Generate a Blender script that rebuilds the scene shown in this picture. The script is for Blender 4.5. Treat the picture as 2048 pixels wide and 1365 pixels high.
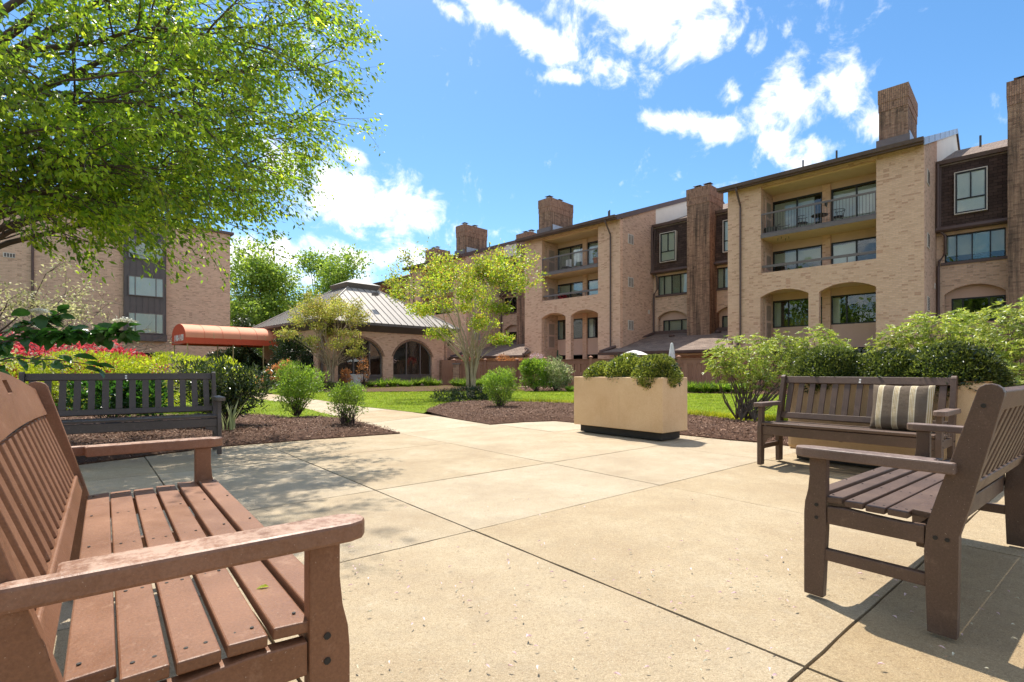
import bpy, bmesh, math, random
import numpy as np
from mathutils import Vector, Matrix
from mathutils.geometry import tessellate_polygon
R = math.radians
random.seed(7); rng = np.random.default_rng(11)
sc = bpy.context.scene
C = sc.collection
for o in list(bpy.data.objects): bpy.data.objects.remove(o)

# ------------------------------------------------------------------ camera, sun, sky, exposure
F = 1030.0                                   # focal length in pixels of a 2048 px wide frame
cam = bpy.data.cameras.new('camera'); camo = bpy.data.objects.new('camera', cam); C.objects.link(camo)
cam.sensor_width = 36; cam.lens = 36 * F / 2048
camo.location = (0, 0, 1.0); camo.rotation_euler = (R(90), 0, 0)
cam.shift_y = (742 - 682.5) / 2048
cam.clip_start = 0.02; cam.clip_end = 5000
sc.camera = camo
SUN_H = Vector((-0.30, 0.95)).normalized(); SUN_EL = R(63)
sun = bpy.data.lights.new('sun', 'SUN'); suno = bpy.data.objects.new('sun', sun); C.objects.link(suno)
sun.energy = 2.6; sun.angle = R(0.53); sun.color = (1.0, 0.94, 0.84)
sdir = Vector((SUN_H.x * math.cos(SUN_EL), SUN_H.y * math.cos(SUN_EL), math.sin(SUN_EL)))
suno.rotation_euler = sdir.to_track_quat('Z', 'Y').to_euler()
sc.view_settings.view_transform = 'Standard'; sc.view_settings.look = 'None'
sc.view_settings.gamma = 1; sc.view_settings.use_curve_mapping = False
sc.view_settings.exposure = 1.5
sc.cycles.max_bounces = 8; sc.cycles.diffuse_bounces = 4; sc.cycles.transparent_max_bounces = 12

w = bpy.data.worlds.new('World'); sc.world = w; w.use_nodes = True
nt = w.node_tree
for n in list(nt.nodes): nt.nodes.remove(n)
def N_(t, **k):
    n = nt.nodes.new(t)
    for a, b in k.items(): setattr(n, a, b)
    return n
def mth(op, a, b=None, c=None):
    n = nt.nodes.new('ShaderNodeMath'); n.operation = op
    for i, v in enumerate((a, b, c)):
        if v is None: continue
        if isinstance(v, (int, float)): n.inputs[i].default_value = v
        else: nt.links.new(v, n.inputs[i])
    return n.outputs[0]
sky = N_('ShaderNodeTexSky', sky_type='NISHITA'); sky.sun_disc = False
sky.sun_elevation = SUN_EL; sky.sun_rotation = math.atan2(SUN_H.x, SUN_H.y)
sky.air_density = 1.0; sky.dust_density = 0.4; sky.ozone_density = 3.5; sky.altitude = 50
tc = N_('ShaderNodeTexCoord'); sep = N_('ShaderNodeSeparateXYZ'); nt.links.new(tc.outputs['Generated'], sep.inputs[0])
X_, Y_, Z_ = sep.outputs
az = mth('ARCTAN2', X_, Y_); el = mth('ARCSINE', Z_)
zc = mth('ADD', mth('MAXIMUM', Z_, 0.0), 0.12)
comb = N_('ShaderNodeCombineXYZ'); nt.links.new(mth('DIVIDE', X_, zc), comb.inputs[0]); nt.links.new(mth('DIVIDE', Y_, zc), comb.inputs[1])
def noise(scale, detail, rough, vec, dist=0.0):
    n = N_('ShaderNodeTexNoise'); n.inputs['Scale'].default_value = scale; n.inputs['Detail'].default_value = detail
    n.inputs['Roughness'].default_value = rough; n.inputs['Distortion'].default_value = dist; nt.links.new(vec, n.inputs['Vector']); return n.outputs['Fac']
nA = noise(1.5, 9, 0.62, comb.outputs[0], 0.5)
nB = noise(11.0, 8, 0.62, tc.outputs['Generated'], 0.7)
nC = noise(30.0, 6, 0.6, tc.outputs['Generated'], 0.3)
# clouds in the sky: (azimuth, elevation) ellipses, given from where they stand over the roofs
def azel(u, v):
    x = (u - 1024) / F; z = (742 - v) / F; return math.atan2(x, 1), math.atan2(z, math.hypot(x, 1))
blobs = [(1300, 5, 190, 85, 0, 1.0), (1200, 12, 90, 40, 10, .7), (1390, 60, 110, 48, 0, .8), (1060, 68, 175, 26, 23, 1.0), (1180, 105, 45, 24, 40, .8),
         (890, 10, 60, 16, 15, .7), (1135, 154, 60, 15, 6, .85), (1390, 250, 100, 24, 14, 1.0), (1580, 190, 105, 62, -20, .92), (1545, 290, 36, 50, -20, .75),
         (1690, 185, 40, 60, 20, .8), (1740, 245, 55, 35, 0, .8), (1640, 300, 55, 30, 0, .8), (1460, 190, 40, 28, 0, .7), (1530, 70, 45, 42, 0, .6),
         (680, 390, 125, 58, 15, 1.0), (590, 330, 60, 50, 0, .85), (810, 420, 95, 50, 10, .9), (700, 310, 38, 16, 20, .9),
         (740, 515, 200, 32, 0, .8), (560, 505, 140, 40, 0, .85), (660, 555, 200, 22, 0, .6), (880, 10, 30, 8, 0, .5), (1000, 470, 30, 10, 0, .3)]
mask = None
for (u, v, ru, rv, rot, s) in blobs:
    a0, e0 = azel(u, v); sc_ = math.cos(math.atan((u - 1024) / F)) ** 1.6
    ra, re_ = ru / F * sc_, rv / F * sc_; c_, s_ = math.cos(R(-rot)), math.sin(R(-rot))
    da = mth('SUBTRACT', az, a0); de = mth('SUBTRACT', el, e0)
    p = mth('ADD', mth('MULTIPLY', da, c_ / ra), mth('MULTIPLY', de, s_ / ra))
    q = mth('ADD', mth('MULTIPLY', da, -s_ / re_), mth('MULTIPLY', de, c_ / re_))
    d2 = mth('ADD', mth('MULTIPLY', p, p), mth('MULTIPLY', q, q))
    g = mth('MULTIPLY', mth('POWER', 2.718, mth('MULTIPLY', d2, -0.8)), s)
    mask = g if mask is None else mth('MAXIMUM', mask, g)
infront = mth('GREATER_THAN', Y_, 0.0)
mask = mth('MULTIPLY', mask, infront)
away = mth('SUBTRACT', 1.0, infront)
detail = mth('ADD', mth('MULTIPLY', mth('SUBTRACT', nB, 0.5), 2.3), mth('MULTIPLY', mth('SUBTRACT', nC, 0.5), 1.1))
dens = mth('ADD', mth('MULTIPLY', mask, .98), detail)
gen = mth('ADD', mth('MULTIPLY', mth('SUBTRACT', nA, 0.5), 2.6), 0.64)     # broken cloud added outside the view to whiten and lift the fill light
side = mth('SMOOTH_MIN', mth('MAXIMUM', mth('MULTIPLY', mth('SUBTRACT', mth('ABSOLUTE', az), 0.85), 4.0), mth('MULTIPLY', mth('SUBTRACT', el, 0.66), 6.0)), 1.0, 0.1)
side = mth('MAXIMUM', mth('MINIMUM', side, 1.0), 0.0)
dens = mth('MAXIMUM', dens, mth('MULTIPLY', mth('ADD', mth('MULTIPLY', gen, 0.8), mth('MULTIPLY', detail, .5)), side))
ramp = N_('ShaderNodeValToRGB'); ramp.color_ramp.elements[0].position = 0.25; ramp.color_ramp.elements[1].position = 1.0
ramp.color_ramp.interpolation = 'EASE'; nt.links.new(dens, ramp.inputs[0])
hs = N_('ShaderNodeHueSaturation'); hs.inputs['Hue'].default_value = .495; hs.inputs['Saturation'].default_value = 1.2; hs.inputs['Value'].default_value = .47
nt.links.new(sky.outputs[0], hs.inputs['Color'])
mix = N_('ShaderNodeMixRGB'); nt.links.new(ramp.outputs[0], mix.inputs[0]); nt.links.new(hs.outputs[0], mix.inputs[1])
mix.inputs[2].default_value = (3.9, 3.85, 3.8, 1)
CLOUD = mix
bg = N_('ShaderNodeBackground'); nt.links.new(mix.outputs[0], bg.inputs[0]); bg.inputs[1].default_value = 0.15
out = N_('ShaderNodeOutputWorld'); nt.links.new(bg.outputs[0], out.inputs[0])

# ------------------------------------------------------------------ materials
MATS = {}
class Mat:
    def __init__(s, name):
        s.m = bpy.data.materials.new(name); s.m.use_nodes = True; s.nt = s.m.node_tree
        for n in list(s.nt.nodes): s.nt.nodes.remove(n)
        s.out = s.n('ShaderNodeOutputMaterial'); MATS[name] = s.m
    def n(s, t, **k):
        x = s.nt.nodes.new(t)
        for a, b in k.items(): setattr(x, a, b)
        return x
    def set(s, sock, v):
        if isinstance(v, (int, float)): sock.default_value = v
        elif isinstance(v, (tuple, list)): sock.default_value = tuple(v) + ((1,) if len(v) == 3 and sock.type == 'RGBA' else ())
        else: s.nt.links.new(v, sock)
    def coord(s, kind='Object', scale=(1, 1, 1)):
        t = s.n('ShaderNodeTexCoord'); mp = s.n('ShaderNodeMapping'); mp.inputs['Scale'].default_value = scale
        s.nt.links.new(t.outputs[kind], mp.inputs[0]); return mp.outputs[0]
    def noise(s, vec, scale, detail=4, rough=.55, out='Fac'):
        x = s.n('ShaderNodeTexNoise'); s.set(x.inputs['Vector'], vec); x.inputs['Scale'].default_value = scale
        x.inputs['Detail'].default_value = detail; x.inputs['Roughness'].default_value = rough; return x.outputs[out]
    def ramp(s, fac, stops, interp='LINEAR'):
        x = s.n('ShaderNodeValToRGB'); x.color_ramp.interpolation = interp; s.set(x.inputs[0], fac); e = x.color_ramp.elements
        while len(e) < len(stops): e.new(0.5)
        for i, (p, c) in enumerate(stops):
            e[i].position = p; e[i].color = (c, c, c, 1) if isinstance(c, (int, float)) else tuple(c) + (1,)
        return x.outputs[0]
    def mix(s, fac, a, b, mode='MIX'):
        x = s.n('ShaderNodeMixRGB', blend_type=mode); s.set(x.inputs[0], fac); s.set(x.inputs[1], a); s.set(x.inputs[2], b); return x.outputs[0]
    def math(s, op, a, b=None):
        x = s.n('ShaderNodeMath', operation=op); s.set(x.inputs[0], a)
        if b is not None: s.set(x.inputs[1], b)
        return x.outputs[0]
    def bump(s, h, dist=.01, strength=1.0, normal=None):
        x = s.n('ShaderNodeBump'); s.set(x.inputs['Height'], h); x.inputs['Distance'].default_value = dist; x.inputs['Strength'].default_value = strength
        if normal is not None: s.nt.links.new(normal, x.inputs['Normal'])
        return x.outputs[0]
    def pbr(s, col, rough=.6, normal=None, metal=0, spec=.5):
        x = s.n('ShaderNodeBsdfPrincipled'); s.set(x.inputs['Base Color'], col); s.set(x.inputs['Roughness'], rough); s.set(x.inputs['Metallic'], metal)
        x.inputs['Specular IOR Level'].default_value = spec
        if normal is not None: s.nt.links.new(normal, x.inputs['Normal'])
        s.nt.links.new(x.outputs[0], s.out.inputs[0]); return x
def simple(name, col, rough=.6, var=.12, scale=6, bumpd=.002, metal=0, spec=.4, bscale=60):
    M = Mat(name); v = M.coord('Object')
    a = M.noise(v, scale, 5); c2 = tuple(min(1, x * (1 + var)) for x in col); c1 = tuple(x * (1 - var) for x in col)
    col_ = M.ramp(a, [(.3, c1), (.7, c2)])
    M.pbr(col_, rough, M.bump(M.noise(v, bscale, 4), bumpd), metal, spec); return M.m
def brick(name, cA, cB, cC, mortar, dirt=0.25, dark=(.05, .04, .035), scale=1.0, soldier=False):
    M = Mat(name)
    uv = M.coord('UV', (scale, scale, scale)); ob = M.coord('Object')
    if soldier:
        mp = uv.node; mp.inputs['Rotation'].default_value = (0, 0, R(90))
    b = M.n('ShaderNodeTexBrick'); M.set(b.inputs['Vector'], uv)
    b.inputs['Scale'].default_value = 1.0; b.inputs['Brick Width'].default_value = .215; b.inputs['Row Height'].default_value = .075
    b.inputs['Mortar Size'].default_value = .0055; b.inputs['Mortar Smooth'].default_value = .3; b.inputs['Bias'].default_value = -.15
    b.inputs['Color1'].default_value = cA + (1,); b.inputs['Color2'].default_value = cB + (1,); b.inputs['Mortar'].default_value = mortar + (1,)
    # odd darker, redder bricks: cells of the same bond
    mp2 = M.n('ShaderNodeMapping'); M.set(mp2.inputs[0], uv); mp2.inputs['Scale'].default_value = (1 / .215, 1 / .075, 1)
    n1 = M.n('ShaderNodeTexWhiteNoise', noise_dimensions='2D')
    fl = M.n('ShaderNodeVectorMath', operation='FLOOR'); M.set(fl.inputs[0], mp2.outputs[0]); M.set(n1.inputs['Vector'], fl.outputs[0])
    cl = M.noise(ob, 1.1, 4, .6)
    odd = M.math('GREATER_THAN', M.math('ADD', n1.outputs['Value'], M.math('MULTIPLY', cl, .55)), 1.16)
    inb = M.math('MULTIPLY', odd, M.math('SUBTRACT', 1.0, b.outputs['Fac']))
    c = M.mix(M.math('MULTIPLY', inb, .5), b.outputs['Color'], cC)
    c = M.mix(.16, c, M.ramp(M.noise(uv, 14, 6, .7), [(.3, (.12, .09, .07)), (.7, (1, .95, .85))]), 'SOFT_LIGHT')
    big = M.ramp(M.noise(ob, .35, 6, .65), [(.38, 0.0), (.75, 1.0)])
    c = M.mix(M.math('MULTIPLY', big, dirt), c, dark)
    h = M.math('ADD', M.math('MULTIPLY', M.math('SUBTRACT', 1.0, b.outputs['Fac']), 1.0), M.math('MULTIPLY', M.noise(uv, 40, 3), .4))
    M.pbr(c, .88, M.bump(h, .008), 0, .2); return M
brick('brick_tan', (.80, .50, .345), (.68, .40, .27), (.46, .20, .13), (.72, .50, .37), .05)
brick('brick_pink', (.76, .50, .35), (.60, .38, .265), (.36, .20, .14), (.70, .54, .42), .08)
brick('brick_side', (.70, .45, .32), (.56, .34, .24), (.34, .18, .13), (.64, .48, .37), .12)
brick('brick_old', (.46, .27, .18), (.34, .19, .13), (.15, .08, .055), (.42, .30, .22), .35)
# chimney: stained dark from the top down in streaks (soot and rain)
M = brick('brick_chimney', (.44, .26, .17), (.31, .17, .115), (.14, .07, .05), (.42, .29, .20), .2)
pb = [n for n in M.nt.nodes if n.type == 'BSDF_PRINCIPLED'][0]
col = pb.inputs['Base Color'].links[0].from_socket
st = M.noise(M.coord('Object', (2.6, 2.6, .16)), 2.2, 7, .75)
M.set(pb.inputs['Base Color'], M.mix(M.ramp(st, [(.40, 0.0), (.64, .8)]), col, (.035, .028, .024)))
brick('brick_soldier', (.42, .24, .16), (.30, .16, .11), (.10, .06, .045), (.13, .10, .08), .5, soldier=True)
simple('stucco', (.64, .42, .32), .9, .05, 2)
simple('soffit', (.78, .54, .36), .8, .05, 2)
simple('white_panel', (.84, .76, .66), .7, .04, 1.2)
simple('brown_trim', (.115, .07, .06), .5, .15, 4)
simple('grey_trim', (.16, .125, .115), .5, .12, 4)
simple('flashing', (.42, .45, .5), .35, .1, 3, metal=.4)
simple('black_frame', (.018, .017, .017), .45, .1, 4)
simple('iron', (.02, .02, .02), .4, .1, 8)
simple('louver', (.33, .25, .20), .6, .08, 5)
simple('vent_white', (.62, .55, .48), .6, .08, 5)
simple('vent_dark', (.12, .09, .075), .6, .1, 5)
simple('cap_metal', (.55, .55, .53), .4, .1, 5, metal=.2)
simple('dark_metal', (.06, .055, .05), .5, .1, 5)
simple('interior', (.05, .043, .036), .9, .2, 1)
simple('blind', (.82, .82, .78), .7, .04, 2)
simple('blind_warm', (.66, .63, .54), .7, .06, 2)
simple('panel_dark', (.105, .085, .08), .45, .1, 2)
simple('seam_roof', (.40, .36, .31), .55, .06, .8)
simple('seam_dark', (.13, .11, .10), .5, .1, 2)
simple('awning_cloth', (.60, .085, .035), .75, .05, 1.5, .001)
simple('awning_top_sunlit', (.74, .27, .14), .7, .05, 1.5, .001)  # canopy cloth made paler: sunlight on the top is put into its colour
simple('awning_text', (.85, .83, .80), .6, .03, 3)
simple('awning_pole', (.45, .33, .16), .4, .1, 5, metal=.3)
simple('sign_red', (.40, .025, .03), .5, .05, 5)
simple('terracotta', (.42, .17, .10), .8, .1, 8)
simple('pot_grey', (.07, .065, .06), .6, .15, 8)
simple('ground_far', (.10, .10, .055), .95, .3, .4)
simple('terrace_paving', (.50, .40, .29), .85, .12, 1.5)
simple('white_cloth', (.75, .73, .70), .8, .05, 4)
simple('red_paint', (.45, .02, .02), .5, .05, 5)
simple('petal', (.78, .58, .58), .6, .12, 30)
simple('petal_white', (.66, .62, .48), .6, .08, 30)
simple('leaf_dry', (.40, .28, .13), .8, .3, 30)
simple('joint_dirt', (.07, .045, .028), .95, .3, 8)
simple('planter_base', (.03, .027, .025), .7, .2, 8)
simple('soil', (.05, .035, .025), .95, .3, 10)
def glass(name, tint, refl):
    M = Mat(name); g = M.n('ShaderNodeBsdfGlossy'); g.inputs['Roughness'].default_value = .01; g.inputs['Color'].default_value = (.9, .95, 1, 1)
    v = M.coord('Object'); nb = M.bump(M.noise(v, 1.1, 2), .01, .5); M.nt.links.new(nb, g.inputs['Normal'])
    t = M.n('ShaderNodeBsdfTransparent'); t.inputs['Color'].default_value = tint + (1,)
    fr = M.n('ShaderNodeFresnel'); fr.inputs[0].default_value = 1.5
    f = M.math('ADD', fr.outputs[0], refl)
    mx = M.n('ShaderNodeMixShader'); M.set(mx.inputs[0], f); M.nt.links.new(t.outputs[0], mx.inputs[1]); M.nt.links.new(g.outputs[0], mx.inputs[2])
    M.nt.links.new(mx.outputs[0], M.out.inputs[0])
glass('glass', (.90, .92, .89), .01)
glass('glass_dark', (.30, .32, .31), .0)
# shingles
def shingle(name, a, b, bh, bw, gap=(.02, .015, .012)):
    M = Mat(name); uv = M.coord('UV'); t = M.n('ShaderNodeTexBrick'); M.set(t.inputs['Vector'], uv); t.inputs['Scale'].default_value = 1
    t.inputs['Brick Width'].default_value = bw; t.inputs['Row Height'].default_value = bh; t.inputs['Mortar Size'].default_value = .006
    t.inputs['Color1'].default_value = a + (1,); t.inputs['Color2'].default_value = b + (1,); t.inputs['Mortar'].default_value = gap + (1,)
    c = M.mix(.5, t.outputs['Color'], M.ramp(M.noise(uv, 60, 4, .8), [(.3, .1), (.7, .9)]), 'SOFT_LIGHT')
    c = M.mix(.4, c, M.ramp(M.noise(uv, .8, 5, .7), [(.3, .25), (.7, .75)]), 'SOFT_LIGHT')
    wv = M.n('ShaderNodeTexWave', wave_type='BANDS', bands_direction='Y', wave_profile='SAW'); M.set(wv.inputs['Vector'], uv); wv.inputs['Scale'].default_value = 1 / bh / 3.1416 * 1.5708 / 5 * 1
    M.pbr(c, .9, M.bump(M.math('SUBTRACT', 1.0, t.outputs['Fac']), .012), 0, .2)
shingle('mansard_shingle', (.10, .062, .05), (.060, .037, .031), .14, .30)
shingle('roof_shingle', (.27, .205, .165), (.18, .135, .11), .14, .33, (.08, .06, .05))
# concrete slab: cream, worn, aggregate specks
for cname, tint, gr in (('concrete', (1.0, .99, .97), .18), ('concrete_used', (.98, .94, .86), .32), ('concrete_worn', (.95, .885, .765), .48)):
    M = Mat(cname); v = M.coord('Object'); oi = M.n('ShaderNodeObjectInfo')
    wv_ = M.n('ShaderNodeVectorMath', operation='ADD'); g_ = M.n('ShaderNodeNewGeometry'); 
    pos = g_.outputs['Position']
    c = M.ramp(M.noise(pos, 1.3, 8, .62), [(.30, (.37, .28, .18)), (.5, (.47, .385, .27)), (.72, (.57, .50, .39))])
    c = M.mix(.85, c, M.ramp(M.noise(pos, 190, 3, .8), [(.38, (.11, .08, .05)), (.55, (.55, .5, .42)), (.75, (.95, .92, .85))]), 'SOFT_LIGHT')
    c = M.mix(M.ramp(M.noise(pos, 75, 4, .75), [(.54, 0), (.66, .65)]), c, (.27, .19, .10))
    c = M.mix(M.ramp(M.noise(pos, 9, 7, .75), [(.48, 0), (.68, .5)]), c, (.29, .225, .15))
    c = M.mix(M.ramp(M.noise(pos, 6, 8, .8), [(.56, 0), (.74, .45)]), c, (.66, .60, .50))
    c = M.mix(M.ramp(M.noise(pos, 120, 3, .6), [(.62, 0), (.68, .55)]), c, (.72, .68, .58))
    c = M.mix(M.ramp(M.noise(pos, 150, 3, .65), [(.60, 0), (.66, .7)]), c, (.20, .13, .06))
    c = M.mix(M.ramp(M.noise(pos, .55, 7, .7), [(.50, 0), (.72, .40)]), c, (.30, .225, .14))
    c = M.mix(M.ramp(M.noise(pos, 2.7, 6, .7), [(.54, 0), (.72, .42)]), c, (.27, .19, .11))
    c = M.mix(.28, c, M.ramp(oi.outputs['Random'], [(0, (.36, .28, .18)), (1, (.62, .58, .50))]))
    h = M.math('ADD', M.noise(pos, 220, 4, .7), M.math('MULTIPLY', M.noise(pos, 70, 4, .7), 1.0))
    c = M.mix(1.0, c, tint, 'MULTIPLY')
    c = M.mix(M.ramp(M.noise(pos, 52, 5, .75), [(.52, 0), (.64, gr)]), c, (.20, .135, .07))
    M.pbr(c, .85, M.bump(h, .006), 0, .25)
M = Mat('planter_concrete'); pos = M.coord('Object')
c = M.ramp(M.noise(pos, 2.2, 7, .65), [(.3, (.62, .42, .25)), (.7, (.72, .52, .33))])
c = M.mix(.6, c, M.ramp(M.noise(pos, 170, 3, .8), [(.3, (.2, .15, .1)), (.7, (.9, .88, .8))]), 'SOFT_LIGHT')
c = M.mix(M.ramp(M.noise(M.coord('Object', (3, 3, .3)), 2.2, 6, .7), [(.55, 0), (.8, .35)]), c, (.42, .27, .14))
M.pbr(c, .85, M.bump(M.noise(pos, 160, 4, .7), .004), 0, .25)
# recycled plastic lumber of the benches
def lumber(name, a, b, worn, wt=.56):
    M = Mat(name); v = M.coord('Object'); vs = M.coord('Object', (1, 9, 9))
    c = M.ramp(M.noise(v, 3.0, 6, .6), [(.3, a), (.7, b)])
    c = M.mix(.35, c, M.ramp(M.noise(v, 160, 3, .7), [(.3, .2), (.7, .8)]), 'SOFT_LIGHT')
    w_f = M.ramp(M.noise(v, 14 if wt > .5 else 30, 8, .75), [(wt, 0), (wt + .16, .6)])
    if wt < .5:                                   # armrests: rubbed pale on their upper face
        gn = M.n('ShaderNodeNewGeometry'); sn = M.n('ShaderNodeSeparateXYZ'); M.set(sn.inputs[0], gn.outputs['Normal']); w_f = M.math('MULTIPLY', w_f, M.ramp(sn.outputs[2], [(.4, .12), (.9, 1.0)]))
    c = M.mix(w_f, c, worn)
    c = M.mix(M.ramp(M.noise(v, 210, 2, .5), [(.72, 0), (.76, .5)]), c, (.55, .45, .36))
    M.pbr(c, M.ramp(M.noise(v, 6, 4), [(.3, .42), (.7, .62)]), M.bump(M.noise(v, 120, 4, .7), .0012), 0, .45)
lumber('lumber_red', (.165, .068, .031), (.235, .105, .052), (.34, .19, .115))
lumber('lumber_red_worn', (.17, .074, .038), (.24, .11, .06), (.52, .36, .27), .40)
lumber('lumber_brown', (.072, .042, .028), (.115, .068, .046), (.20, .13, .09))
lumber('lumber_brown_worn', (.10, .064, .05), (.18, .12, .095), (.30, .22, .18), .45)
lumber('lumber_dark', (.060, .043, .036), (.092, .067, .056), (.15, .11, .09))
lumber('lumber_dark_worn', (.08, .06, .05), (.13, .10, .08), (.22, .17, .14), .45)
simple('screw', (.02, .018, .016), .6, .2, 30)
simple('bolt_pale', (.8, .76, .7), .4, .05, 30)
# cushion stripes
M = Mat('cushion_cloth'); v = M.coord('Object'); sx = M.n('ShaderNodeSeparateXYZ'); M.set(sx.inputs[0], v)
grey = (.155, .12, .09); cream = (.60, .52, .38); gold = (.42, .29, .12)
t = M.math('FRACT', M.math('DIVIDE', M.math('ADD', sx.outputs[0], .5), .125)) 
c = M.ramp(t, [(0, grey), (.56, grey), (.565, cream), (.63, cream), (.635, gold), (.66, gold), (.665, cream), (.72, cream), (.725, gold), (.75, gold), (.755, cream), (.80, cream), (.805, gold), (.83, gold), (.835, cream), (.93, cream), (.935, grey)][:32], 'CONSTANT')
M.pbr(c, .9, M.bump(M.math('ADD', M.noise(v, 400, 2), M.math('MULTIPLY', M.noise(v, 9, 4), 6.0)), .003), 0, .1)
# fence wood
M = Mat('fence_wood'); v = M.coord('Object', (8, 8, .8)); oi = M.n('ShaderNodeObjectInfo')
c = M.ramp(M.noise(v, 3, 6, .7), [(.3, (.27, .125, .078)), (.7, (.37, .19, .12))])
c = M.mix(.3, c, M.ramp(oi.outputs['Random'], [(0, .3), (1, .75)]), 'SOFT_LIGHT')
M.pbr(c, .75, M.bump(M.noise(v, 12, 5), .003), 0, .3)
# foliage
def leafmat(name, cols, trans, gloss=.35, tcol=None, tmix=.45):
    M = Mat(name); g = M.n('ShaderNodeNewGeometry')
    c = M.ramp(g.outputs['Random Per Island'], [(i / (len(cols) - 1), x) for i, x in enumerate(cols)])
    cl = M.ramp(M.noise(g.outputs['Position'], 1.6, 3), [(.35, .62), (.65, 1.25)])
    c = M.mix(1.0, c, cl, 'MULTIPLY')
    d = M.n('ShaderNodeBsdfPrincipled'); M.set(d.inputs['Base Color'], c); d.inputs['Roughness'].default_value = gloss; d.inputs['Specular IOR Level'].default_value = .4
    tr = M.n('ShaderNodeBsdfTranslucent'); M.set(tr.inputs['Color'], M.mix(1.0, c, trans, 'MULTIPLY'))
    mx = M.n('ShaderNodeMixShader'); mx.inputs[0].default_value = tmix
    M.nt.links.new(d.outputs[0], mx.inputs[1]); M.nt.links.new(tr.outputs[0], mx.inputs[2]); M.nt.links.new(mx.outputs[0], M.out.inputs[0])
leafmat('leaf_tree', [(.08, .17, .02), (.16, .28, .03), (.26, .38, .035), (.40, .48, .05)], (1.9, 1.8, 1.1), .35, tmix=.6)
leafmat('leaf_bg', [(.13, .22, .035), (.22, .33, .055), (.33, .43, .09)], (2.0, 1.9, 1.2), .5, tmix=.4)
leafmat('leaf_crape', [(.15, .25, .025), (.24, .37, .035), (.34, .45, .045), (.44, .46, .07), (.30, .18, .06)], (2.0, 1.8, 1.2), .4, tmix=.45)
leafmat('leaf_crape_pale', [(.22, .27, .05), (.34, .38, .07), (.44, .44, .12), (.34, .22, .10)], (1.8, 1.7, 1.2), .4, tmix=.45)
leafmat('leaf_yew', [(.07, .11, .018), (.17, .22, .03), (.32, .36, .06), (.46, .46, .13)], (1.6, 1.6, 1), .45, tmix=.3)
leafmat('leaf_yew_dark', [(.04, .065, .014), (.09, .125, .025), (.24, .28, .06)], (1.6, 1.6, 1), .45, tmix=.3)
leafmat('leaf_rhodo', [(.13, .19, .03), (.25, .33, .055), (.37, .44, .10), (.46, .49, .16)], (1.8, 1.7, 1), .35, tmix=.35)
leafmat('leaf_dark', [(.018, .035, .012), (.03, .055, .018), (.055, .085, .025), (.14, .15, .07)], (1.6, 1.6, 1), .25, tmix=.25)
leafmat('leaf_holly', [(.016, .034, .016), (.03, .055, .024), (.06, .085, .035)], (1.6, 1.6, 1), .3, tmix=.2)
leafmat('leaf_lime', [(.26, .33, .02), (.40, .46, .03), (.52, .54, .05)], (1.5, 1.5, 1), .45, tmix=.4)
leafmat('leaf_fresh', [(.11, .20, .03), (.19, .30, .04), (.28, .38, .06)], (1.7, 1.7, 1), .4, tmix=.4)
leafmat('leaf_red', [(.20, .015, .025), (.38, .03, .045), (.50, .10, .11)], (2.0, 1.6, 1.6), .45, tmix=.45)
leafmat('leaf_cream', [(.50, .46, .22), (.60, .58, .32), (.30, .33, .10)], (1.3, 1.3, 1.2), .5, tmix=.4)
leafmat('leaf_orange', [(.55, .20, .06), (.50, .26, .12), (.30, .14, .05)], (1.4, 1.3, 1), .45, tmix=.35)
leafmat('leaf_varieg', [(.14, .22, .07), (.34, .38, .18), (.60, .58, .38)], (1.4, 1.4, 1.2), .5, tmix=.35)
leafmat('leaf_viburnum', [(.018, .055, .014), (.03, .085, .02), (.05, .12, .026)], (2.0, 2.2, 1.0), .25, tmix=.4)
leafmat('grass_blade', [(.14, .22, .012), (.24, .34, .018), (.36, .44, .03), (.42, .40, .10)], (1.5, 1.5, 1), .5, tmix=.35)
leafmat('grass_yellow', [(.30, .36, .02), (.48, .50, .03), (.60, .58, .05)], (1.4, 1.4, 1), .5, tmix=.35)
M = Mat('lawn_soil'); g = M.n('ShaderNodeNewGeometry'); pos = g.outputs['Position']
c = M.ramp(M.noise(pos, .6, 8, .7), [(.3, (.14, .20, .018)), (.7, (.25, .33, .03))])
c = M.mix(.7, c, M.ramp(M.noise(pos, 28, 5, .8), [(.3, .15), (.7, .85)]), 'SOFT_LIGHT')
M.pbr(c, .9, M.bump(M.noise(pos, 60, 5, .8), .03), 0, .1)
M = Mat('mulch_bed'); g = M.n('ShaderNodeNewGeometry'); pos = g.outputs['Position']
c = M.ramp(M.noise(pos, 38, 5, .8), [(.3, (.03, .017, .011)), (.5, (.10, .05, .03)), (.72, (.22, .125, .08))])
M.pbr(c, .9, M.bump(M.noise(pos, 45, 5, .8), .03), 0, .2)
leafmat('mulch_chip', [(.045, .02, .012), (.12, .055, .03), (.21, .11, .065), (.42, .27, .18)], (.2, .2, .2), .8, tmix=.02)
simple('bark_grey', (.14, .105, .08), .9, .35, 9, .01, bscale=25)
simple('bark_crape', (.36, .27, .19), .75, .22, 5, .003, bscale=20)
simple('bark_twig', (.09, .06, .05), .8, .3, 12)
simple('bark_dark', (.085, .062, .048), .85, .3, 9, .008, bscale=25)

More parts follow.
